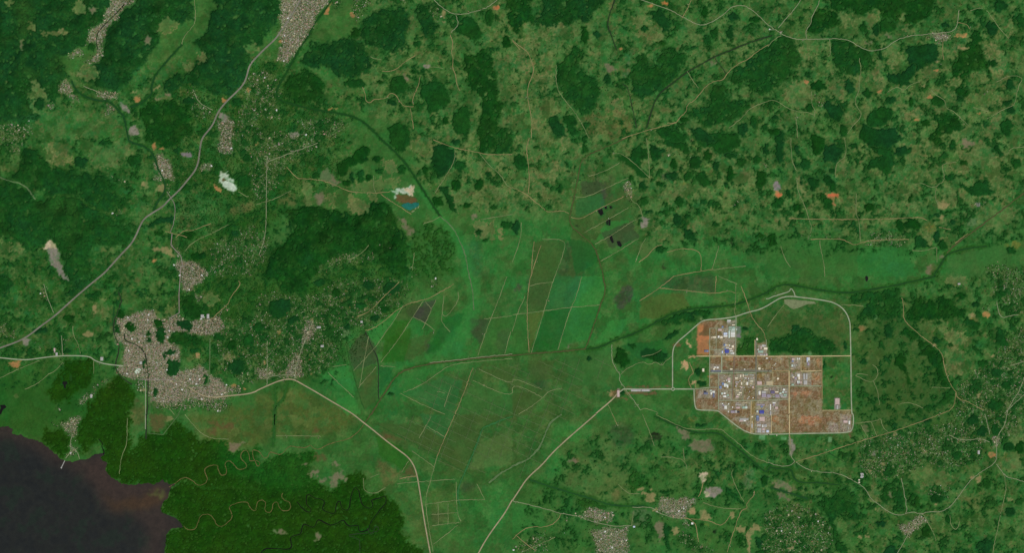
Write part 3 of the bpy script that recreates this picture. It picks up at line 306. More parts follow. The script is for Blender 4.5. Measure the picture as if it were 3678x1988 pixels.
# kind, width m, tone, label, path
WAYS = [
('river',26,'DK','dark river falling through the valley town to the plain','00 1250 50 1150 160 1010 290 975 360 970 420 985 500'),
('river',40,'FB','dark tree-lined river bending past the lower valley settlement','00 720 820 770 920 860 980 1000 1020 1080 1010 1150 1070 1200 1130 1250 1180 1270 1300 1290 1392;01 1300 40 1450 80 1520 140 1560 200 1580 300 1640 400 1660 470 1650 560 1580 650 1540 740'),
('stream',34,'FB','dark stream along the foot of the bright green valley','00 1830 450 1700 590 1560 760 1520 880 1530 950 1430 1040 1310 1080'),
('river',40,'FD','dark tree-lined river skirting the motorway town and bending round the loop hill','10 760 0 700 90 610 200 560 300 500 400 420 520 350 650 290 760 230 860 200 930 220 1010 400 1060 600 1110 940 1160 1050 1210 1150 1290 1250 1392;11 1240 0 1380 120 1500 250 1620 430 1700 560 1780 680 1850 790'),
('river',26,'GG','grey green river running down to the wetland beside the plain','11 1850 790 1980 900 2050 1040 2110 1190 2140 1392;12 2160 50 2180 180 2190 340'),
('river',26,'DK','narrow dark river along the western side of the lakeside city','02 1190 160 1220 240 1210 290 1130 500 1160 620 1200 700 1190 780 1160 880 1165 950 1230 1030 1330 1090'),
('canal',30,'DK','dark canal winding through the lakeside city and south to the shore','02 1250 580 1260 660 1380 690 1460 770 1475 880 1490 1000 1490 1040 1486 1200 1480 1392;03 1471 0 1470 250'),
('canal',26,'DK','dark straight canal through the marsh fields east of the suburbs','12 1100 560 1160 700 1220 820 1230 900 1230 1050 1230 1240'),
('river',34,'CN','brown silty river from the estate canal down to the highway bridge','22 740 730 500 760 200 778 0 800;12 2576 795 2300 822 2000 852 1750 880 1500 940 1400 1010 1330 1120 1250 1240 1160 1392;13 1150 0 1090 90'),
('river',15,'ME','winding brown river looping through the mangroves into the lake','13 1090 90 1010 200 900 260 750 290 640 350 580 350 550 300 500 340 400 330 340 310 280 380 240 410 130 370 120 440 70 440 40 380 0 360 -40 365;03 2540 390 2550 450 2590 520;13 20 525 45 490 0 460 -40 470;03 2510 480 2505 400 2480 356 2430 380 2415 440 2480 500 2480 540 2400 565 2350 500 2300 462 2255 490 2290 590 2230 622 2195 570 2190 500 2080 525 2050 575 2095 650 2060 705 1990 720 1930 660 1850 630 1780 680 1700 735'),
('creek',13,'ME','looping brown tidal creek in the mangroves near the lake mouth','03 1850 1130 1880 1165 1970 1165 2000 1050 2040 1000 2120 1010 2160 1070 2180 1120 2250 1132 2350 1030 2300 950 2320 910 2490 870 2510 950 2576 975;13 0 950 10 880 60 860 100 890 80 970 130 995 160 970 170 890 220 880 230 950 300 982 350 950 340 890 270 860 250 820 270 800'),
('creek',20,'BK','thin dark creek with wide square loops in the mangrove centre','13 410 880 480 970 545 992 560 950 510 920 500 850 520 800 580 840 670 860 690 890 655 965 780 1008 800 980 808 890 850 868 850 930 900 975 945 950 950 840 975 750 1010 735 1035 780 1050 870 1085 935 1150 952 1182 910 1150 860 1270 840 1295 810 1315 890 1235 975 1150 1090 1130 1160'),
('creek',24,'BK','wide black zigzag creek crossing the bottom of the mangroves','13 1130 1160 1060 1190 1030 1165 1030 1112 930 1132 900 1100 878 1056 760 1136 645 1060 612 1070 585 1150 490 1100 460 1130 450 1212 370 1220 340 1250 362 1340 320 1366 100 1342 50 1392 30 1480'),
('creek',16,'DK','faint dark creek branch below the zigzag creek','13 1120 1150 1150 1215 1180 1200 1190 1135 1230 1130 1230 1190;13 910 1210 980 1245 1040 1250 1045 1392'),
('creek',22,'BK','short black inlet creek on the shore east of the village spit','03 990 250 1035 290 1020 330 1050 370 1040 400'),
('canal',40,'FD','broad dark tree-lined canal crossing the plain above the industrial estate','22 740 740 900 710 1000 655 1200 590 1350 520 1500 430 1600 380 1800 325 2000 312 2240 290 2300 265 2400 235 2576 160;32 0 150 140 76 350 106 560 148 800 172 1000 140 1300 90 1600 20 1700 0;31 1660 1392 1740 1280 1790 1170 2000 1110 2200 1090'),
('canal',34,'CN','dark canal and embankment climbing to the right edge of the plain','31 1800 1160 1900 1060 2040 960 2200 840 2350 730 2500 610 2600 540'),
('canal',26,'DK','dark straight tree-lined canal across the upper centre pastures','20 2620 355 2400 425 2200 505 2020 580 1880 660 1750 730 1600 850 1500 920 1440 1010 1400 1120 1350 1290'),
('canal',26,'CN','brown-banked canal bordering the marsh plots, running north to south','21 1150 0 900 110 700 200 670 350 640 500 620 620 580 780 580 880 700 980 820 1080 870 1220 920 1392;22 910 0 945 140 880 310 820 500 780 620 730 740'),
('canal',24,'DK','dark canal along the bright green field at the top','20 1030 0 990 110 950 250 1000 370 1050 510'),
('canal',20,'DK','dark straight ditch through the pastures below the long grove','20 1110 850 1160 870 1200 1050 1250 1290'),
('canal',20,'DK','short dark cross canal off the tree-lined canal','20 2040 590 2150 740'),
('river',40,'FD','dark river winding below the industrial estate to the south-east','23 1430 20 1640 110 1830 190 2080 185 2150 250 2300 370 2400 460 2470 520 2560 590;33 20 525 60 545 240 550 250 620 300 690 500 686 720 712'),
('river',36,'FB','dark green river between two brown fields, lower right','33 30 735 200 790 400 850'),
('river',44,'FQ','broad green wooded river valley joining the pink highway','23 170 660 400 735 620 800 800 850 900 890 1050 925 1330 922'),
('stream',36,'FQ','green stream from the left plain down to the city river','02 1150 300 1130 500'),
('stream',30,'GG','pale green valley stream in the western forest','01 0 400 120 440 220 460 300 530 360 620'),
('canal',36,'FG','dark green ditch fan south of the eastern suburb','12 190 1080 195 1300 170 1400|12 320 1060 280 1230 200 1310;12 200 1300 175 1500|13 190 0 170 330'),
('river',34,'T','greenish drainage river bending down the southern plain','13 2576 20 2340 110 2270 140 2230 280 2110 560 2030 740 2030 860 2060 930'),
('river',40,'GG','grey green slough crossing under the pink highway','23 500 0 380 80 330 200 280 330 160 460 0 520;13 2576 530 2460 590 2340 690'),
('canal',24,'FG','dark green ditch on the east side of the marsh suburb','12 910 690 930 830 980 980 1030 1190 1090 1340'),
('canal',16,'FG','straight dark ditch parallel to the highway, south plain','13 1190 90 1500 250 1800 410 2080 570 2250 670'),
('stream',18,'FD','dark stream with bends in the meadow east of the river, lower right','33 600 380 700 440 780 490 810 450 820 380'),
('motorway',48,'GY','wide grey motorway sweeping from the top town down to the left edge','10 475 -60 400 80 330 200 250 310 200 390 100 480 0 580;00 2510 660 2480 780 2450 850 2380 930 2280 1020 2190 1130 2150 1240 2110 1300 2030 1392;01 2010 110 2000 220 1970 320 1890 420 1800 530 1700 620 1640 690 1540 750 1450 810 1410 880 1370 980 1320 1070 1230 1160 1140 1260 1060 1350 1010 1392;02 900 90 760 210 650 310 540 410 400 510 290 600 180 660 0 722 -200 800'),
('highway',26,'GL','pale highway entering from the left edge to the lakeside city','02 -200 815 0 820 120 835 270 845 400 825 560 805 700 800 900 805 950 850 1050 885 1240 905'),
('highway',30,'HW_','brownish highway from the city along the suburbs and south to the bottom edge','02 1900 1120 1960 1160 2040 1205 2150 1225 2290 1205 2480 1190 2576 1162;12 0 1155 120 1100 240 1050 330 1035 390 1045 450 1080 600 1165 740 1250 860 1320 980 1392;13 1050 60 1180 160 1300 260 1420 350 1530 430 1590 520 1620 620 1640 740 1670 930 1700 1120 1750 1392 1770 1500'),
('highway',30,'HW_','pinkish straight highway running diagonally to the estate gate','22 1060 1180 1000 1250 830 1392;23 850 -10 700 120 550 250 400 390 300 510 150 640 60 780 0 870;13 2576 860 2500 1000 2380 1160 2300 1280 2240 1392 2190 1480'),
('avenue',30,'GL','pale avenue from the estate gate to the roundabout and first lots','22 1060 1180 1120 1137 1600 1137|22 1632 1137 1830 1137'),
('ring_road',34,'GL','pale ring road curving round the north side of the industrial estate','22 1612 1120 1612 900 1612 740 1650 670 1760 580 1870 480 1930 440 2100 430 2240 410 2380 360 2480 340 2576 292;32 10 287 160 197 350 214 610 250 680 275 740 312 790 370 822 450 828 500 835 800 840 1392;33 858 -10 862 80 850 150 815 187 400 192 0 202;23 2576 202 2360 197 2110 0;22 2070 1350 1870 1350 1842 1330 1830 1250 1828 1140'),
('road',22,'GL','pale road along the river bank behind the ring road','32 -20 232 100 190 215 160 225 130 240 125 270 180 275 200'),
('avenue',16,'GL','twin-lane avenue bordering the canal south of the city, west side','02 1462 1040 1464 1392;03 1462 0 1462 150'),
('avenue',16,'GG','green avenue on the east bank of the city canal','02 1510 1040 1508 1392;03 1497 0 1498 190 1640 205 1720 100 1800 0;02 1790 1392 1850 1280 1890 1200 1880 1130'),
('avenue',24,'GG','straight grey green avenue on the city east side','02 2112 630 2110 900 2090 1095 1900 1108'),
('street',20,'GM','straight pale street across the southern city quarters','02 1400 1040 1760 1042'),
('street',18,'GM','street from the satellite town down into the city','02 1820 -100 1800 180 1802 370 1700 430|01 1730 960 1720 1080 1820 1190 1840 1300'),
('road',18,'GY','country road running south past the motorway crossing','01 1680 540 1730 620 1765 680 1752 850 1712 960'),
]
T1 = ('dirt_road',20,'TAN')
T2 = ('track',16,'O2')
T3 = ('road',18,'GY')
MORE = [(T3,'10 2480 -60 2360 60 2240 110 2010 160 1870 80 1790 0|10 2010 160 2030 220 2030 260 1970 320 1960 330|22 1000 690 1000 840 1040 930 1090 995 1070 1040 1130 1130 1200 1220 1290 1350|30 1920 100 1910 200 1900 270 1850 325 1600 345 1370 370 1270 420 1180 490 1100 505 1040 520 950 490 800 395 640 390 400 400 270 395 140 350 0 245;20 2576 260 2500 180 2400 90 2300 50 2200 70 2150 130 2000 230 1880 265 1700 160 1560 90 1400 40 1260 -20|30 330 0 280 80 180 190 100 285|30 520 0 500 70 440 160 430 250 380 300 390 390|23 0 870 120 900 290 940 490 1000 640 1020 800 1080 940 1110 1020 1130 1200 1120|33 0 480 100 520 210 525 280 480 230 420 220 300 215 200|33 280 480 400 560 540 582 700 590 830 650 980 740 1030 850 1120 910 1220 990 1310 1020 1400 1000 1460 980 1530 1005 1620 980 1740 985 1850 920 1950 780 2020 680 2140 580 2290 490 2305 400 2290 250 2390 100 2400 0|33 1530 1005 1490 1100 1420 1190 1360 1300 1310 1392 1270 1460|33 1340 640 1360 740 1400 950 1388 1000|33 2300 500 2380 620 2480 650 2600 690|32 2576 1020 2540 1140 2450 1270 2400 1392|02 540 370 480 230 440 80|02 620 600 630 800|32 2300 270 2340 430 2440 395 2520 390|33 1820 210 1960 270 2140 240 2230 280|33 2230 200 2200 60 2180 0|12 390 1030 400 900 470 700 530 560 570 450|12 110 1110 110 900 110 650|12 10 1030 200 1000 380 990|11 110 180 100 700 100 850 90 1000 30 1180|11 110 240 350 150 620 50|32 2440 900 2576 860|33 2380 -10 2576 -200|23 1440 960 1350 930 1210 940|23 1740 1050 1600 1040 1440 980|03 760 130 700 280 720 370 660 440|03 720 370 760 340 800 450|00 840 870 960 920 1050 950 1180 1000|00 2140 1110 2000 1040 1940 900|12 2576 785 2300 810 2000 845 1750 870')
,(T1,'21 0 500 120 550 200 620 300 700 350 750 500 730 570 760|21 170 0 140 100 160 250 175 400 160 560|20 0 400 60 460 160 520 190 620 222 680 200 770 160 860 150 950 170 1080 200 1200 190 1392|10 1950 350 1985 450 1960 520 1985 600 1970 680 2010 760 2010 830 2050 920|10 1600 560 1540 600 1470 640 1430 690 1330 725 1270 720|10 1070 880 1100 950 1100 1020 1150 1040 1180 1000 1300 1000 1340 940 1400 950 1430 1000 1460 1040 1480 1070 1580 1080|10 1550 1090 1570 1190 1580 1300|10 1650 770 1630 870 1570 1000 1580 1060|11 310 290 400 400 470 410 680 425 850 500 950 545 1100 550 1230 555 1350 540|11 1250 565 1350 630 1560 770|11 1780 20 1860 50 2000 100 2250 150 2330 170 2576 165|20 2576 450 2460 520 2360 610 2250 650 2150 750 2120 810 2030 820 1950 860 1880 960 1830 1020 1760 1050 1750 1130 1680 1190 1650 1240 1560 1240|20 1650 1240 1450 1290 1340 1320 1180 1370 1100 1400|20 1800 0 1760 90 1710 180|20 0 410 80 500|12 1100 550 1220 510 1480 285 1700 240 1820 180 1990 80|12 1010 410 1140 360 1290 200 1440 60|21 590 800 690 820 820 740 1000 650 1120 590|21 220 1040 200 1200 190 1392;22 180 0 150 250 150 500 170 770|21 290 1080 230 1250 190 1392|21 1620 1392 1900 1340 2010 1325|22 1630 0 1480 120 1280 250|22 1480 120 1750 145 2040 180 2170 145 2240 170|22 2050 0 2040 180|21 1560 1150 1700 1110 1870 1130 1900 1200 1900 1340|21 1510 1070 1430 1100 1360 1190 1270 1250|12 2180 920 2130 1060 2060 1250 2000 1392;13 2000 0 1900 230 1850 350 1820 430|22 2300 100 2360 250 2400 400 2440 460 2540 570 2550 660|31 430 1020 750 1015 810 1050 880 1085 960 1040 1150 1025 1420 1020|31 210 810 600 820 1100 820 1400 805 1540 800 1600 830|33 220 205 230 300|23 1010 0 1055 105|23 40 1220 130 1300 240 1380|23 1870 1290 1860 1200 1840 1090 1740 1040|23 1920 680 1900 780 1870 830|23 2430 770 2440 810 2350 900 2370 950 2300 960 2220 1200 2160 1392|23 1740 1050 2000 1070 2100 1140 2200 1010|23 2400 1140 2340 1220 2390 1300 2385 1392|33 280 480 600 380 800 310 1000 250 1240 180 1500 90 1730 0;32 1730 1392 1840 1350 1880 1280 1890 1180|23 490 1000 450 1080 340 1140 200 1130 130 1150 40 1220 0 1260|13 1440 650 1560 625 1620 625|01 1770 1000 1850 930 1950 930 2120 860|01 1660 940 1880 1000|32 1350 215 1370 340 1355 400 1400 480 1560 620 1680 700 1760 790 1770 900 1800 1000 1840 1100 1900 1180 1900 1230 2020 1270 2170 1350|30 1760 420 1760 520 1765 600|31 2010 960 1880 1060|02 2400 40 2420 90 2330 190 2290 290 2200 360 2110 460|22 1780 870 1830 980 1780 1010 1770 1060 1800 1130|22 1850 1050 1840 1130|30 1910 230 1990 240 2030 290|31 1720 900 1840 920')
,(T2,'22 700 0 640 220 590 320 520 530 460 740|21 300 1020 540 1020 520 1150 430 1392;22 430 0 400 80 330 310 260 550 190 770|22 0 390 330 350 590 312 880 290|22 180 100 270 70 410 62|21 90 850 90 980 50 1120 0 1250|22 0 560 60 350 130 200|21 630 590 740 600 950 500 1170 400|21 730 950 950 830 1170 700|21 830 1070 1000 980 1200 840 1310 790|21 890 1240 1050 1150 1270 1010|21 1170 540 1200 640 1270 670 1300 750 1310 790|21 1010 160 1100 150 1280 300 1380 400|21 1380 400 1370 150 1350 0|21 2080 1080 2010 1325|21 2010 1325 2350 1290|21 1240 1250 1300 1080 1340 1010|21 770 390 960 320 1080 250|22 2250 70 2240 290|22 2250 300 2230 340 2250 400|22 2070 0 2260 80|22 1090 995 1130 945 1250 880 1320 860 1380 900 1440 855 1500 905 1540 860 1600 810|22 1290 1350 1340 1325 1480 1380;23 1430 0 1560 60 1700 130 1840 160 2100 140 2180 220 2300 310 2400 420 2576 490|22 1300 810 1440 780 1500 740|22 1120 1137 1200 1240|22 960 1290 1010 1392|12 2520 0 2460 180 2360 430 2280 640 2230 800|12 2290 430 2576 400|12 2560 560 2500 780|13 1820 430 1780 570 1750 680 1700 850 1720 1050 1780 1392|12 2576 830 2200 860 1950 890 1800 1000 1640 1110 1480 1170|12 2240 940 2576 1090;22 0 1020 300 1140|12 2180 1050 2576 1230;22 0 1070 310 1225|22 500 1130 380 1150 310 1220 180 1320 60 1392|12 1480 290 1380 460 1290 580 1200 720 980 950|12 1680 250 1580 400 1500 530 1400 680|12 1400 680 1250 870|12 1810 240 1760 340 1700 480 1670 530|12 1700 250 1760 330|12 1580 410 1700 470 1800 550|12 1890 190 1870 380 1860 460 1950 560|12 2030 160 2040 230 1990 320 1910 410 1870 385|12 1250 905 1400 912|12 770 912 910 892|12 1820 1160 1900 1180|12 1450 1180 1640 1280 1900 1392|12 1960 1110 1890 1320|12 730 980 980 1220|12 1130 600 1040 1110|12 1210 910 1030 1120|13 1420 700 1520 688 1760 670 2000 655|13 1700 910 2040 860 2300 860|13 2010 680 2020 1000 2060 1080|13 1760 1010 2020 990|13 1770 1120 2040 1090|13 1830 900 1830 1120|13 1930 900 1930 1110|13 1780 1310 1900 1220 2030 1110|13 1720 120 1900 230|13 1640 240 1760 20|13 2220 700 2300 860|13 1570 370 1790 530|13 1080 640 1080 770 1180 805 1300 740|13 1150 635 1240 600|13 1460 590 1530 470|33 870 92 1050 75 1140 40|33 1130 40 1160 140 1210 180|33 940 110 1015 250|33 1040 80 1100 225|33 2380 620 2400 740 2370 870 2330 1060 2290 1250 2260 1392|33 1830 1010 1840 1130 1900 1170 1930 1080|33 1560 1000 1680 1220 1690 1280|32 880 990 920 980 1010 995|32 880 1000 1000 1060 1060 1060 1110 1000 1100 920 1050 890|32 1060 1060 1100 1150 1120 1260 1120 1300|32 1650 1120 1830 1125|32 1310 1290 1400 1270 1480 1290 1560 1330|32 740 290 860 290 960 300|32 0 510 80 390 160 290|31 290 400 300 540 380 700 420 840 440 900 430 960|31 230 0 240 240 290 330|31 770 0 790 150 760 210 680 260 680 400|31 1480 470 1540 450 1640 500 1700 490 1720 460 1770 440 1770 360 1750 290 1770 260 1890 240|31 130 1090 170 1220 230 1300|31 890 560 880 760 920 830 930 1050|31 520 1030 540 1160 570 1300 570 1392|31 1450 1130 1560 1140 1690 1100|31 1700 1100 1700 1250|31 1690 500 1680 620 1720 680|31 2400 180 2440 100 2576 90|30 0 470 60 400 130 360|30 620 400 635 550 600 570|30 920 590 940 720 920 780 920 920 880 980 880 1060 940 1130 930 1190 860 1260 800 1350|30 440 920 440 1060 470 1100 470 1180|30 0 1020 80 1010 180 1080 290 1130 400 1130 460 1160|30 280 1130 290 1250 300 1392|30 1200 930 1300 870 1370 920 1420 860 1530 820|30 1640 910 1700 970 1790 1010 1780 1090 1870 1120 1960 1210 2020 1270|30 2300 830 2400 770 2500 760 2570 800 2530 840 2500 960 2480 1060 2400 1090 2300 1140 2200 1200|30 2040 110 2100 85 2160 85|30 2200 100 2270 200 2330 290 2420 390|30 2060 1080 2150 1110 2220 1120|20 440 650 440 880 520 1000 680 1200 770 1392|20 1760 720 1800 790 1870 890|20 2180 1290 2300 1200 2400 1080 2576 1020|10 1150 570 1200 595 1260 600|10 1720 665 1880 690|11 0 670 200 610 350 530|11 1850 790 1770 840 1680 860|11 2260 820 2440 790 2576 770|11 2250 160 2290 210 2350 280 2460 370 2520 480 2576 510|11 930 1230 1050 1170 1140 1080|11 1590 1160 1570 1330|11 1180 380 1180 480 1200 550|11 2000 110 2000 230 1860 460 1800 550|01 1860 1140 1930 1050 2150 950 2300 870|01 2400 540 2480 590 2500 590|02 730 500 740 610 790 680 810 780|02 940 840 945 980|02 490 990 370 1090 250 1140|02 630 870 550 960 490 990|02 0 1025 200 930 400 850|02 1670 1290 1750 1392|03 1280 40 1280 300 1220 420 1200 600|03 1860 0 1920 80 2070 240 2300 250|13 200 215 650 220|00 1955 0 1970 150 1960 250 1840 380 1830 450|23 1310 0 1370 150 1430 320|23 1490 430 1610 430 1730 460 1760 550|23 1720 340 1730 460|23 1920 890 2100 950 2300 950|23 1200 1120 1220 980|23 2220 560 2200 600 2240 720 2330 880|23 1060 700 1160 800 1280 800|23 90 1392 200 1340 430 1240')]
# streets of the industrial estate
PARK = [('avenue',44,'GY','22 1990 955 2576 955;32 0 955 40 955'),('avenue',22,'GL','22 1990 975 2450 975'),('street',22,'TAN','32 40 953 215 953'),('street',20,'CR','32 335 957 395 957 545 950'),('street',22,'CR','22 1850 806 2576 806;32 0 808 400 806 830 803'),('street',16,'GL','22 2440 1108 2576 1106;32 0 1106 545 1106'),('street',16,'GL','22 1830 1137 1990 1120 2070 1120'),('street',18,'GL','22 2070 1252 2576 1252;32 0 1245 215 1240'),
 ('street',16,'GL','22 1986 525 1985 735 1985 1110'),('avenue',26,'GL','22 2106 800 2106 975'),('street',18,'GL','22 2250 410 2250 520 2244 800'),('avenue',26,'PK','22 2232 806 2228 975 2212 1250'),('avenue',28,'GY','22 2450 650 2452 806 2450 1250'),('street',12,'GL','22 2320 980 2320 1260'),('street',12,'GL','22 2050 525 2050 740'),('street',14,'GL','22 2073 980 2073 1345'),('avenue',24,'CR','32 213 955 214 1392;33 216 0 217 195'),('street',18,'TAN','32 543 806 543 1106'),('street',14,'CR','32 333 806 333 957'),('street',14,'CR','33 35 0 35 190'),('street',14,'CR','33 715 0 715 188;32 715 1345 715 1392'),('street',16,'TAN','32 545 1106 545 1240'),('street',12,'CR','32 545 1352 838 1350'),('street',16,'CR','22 2403 1260 2400 1392;23 2400 0 2398 190'),('street',12,'GL','23 2440 0 2442 195'),('street',12,'CR','32 100 825 130 825 130 880'),('street',12,'GL','22 1986 525 2250 525'),('street',14,'GL','22 1986 738 2105 738'),('street',14,'CR','22 2440 640 2440 806'),('street',12,'GL','22 2554 640 2556 806'),('street',12,'CR','32 50 965 50 1100'),('street',10,'GL','22 2210 980 2206 1250')]
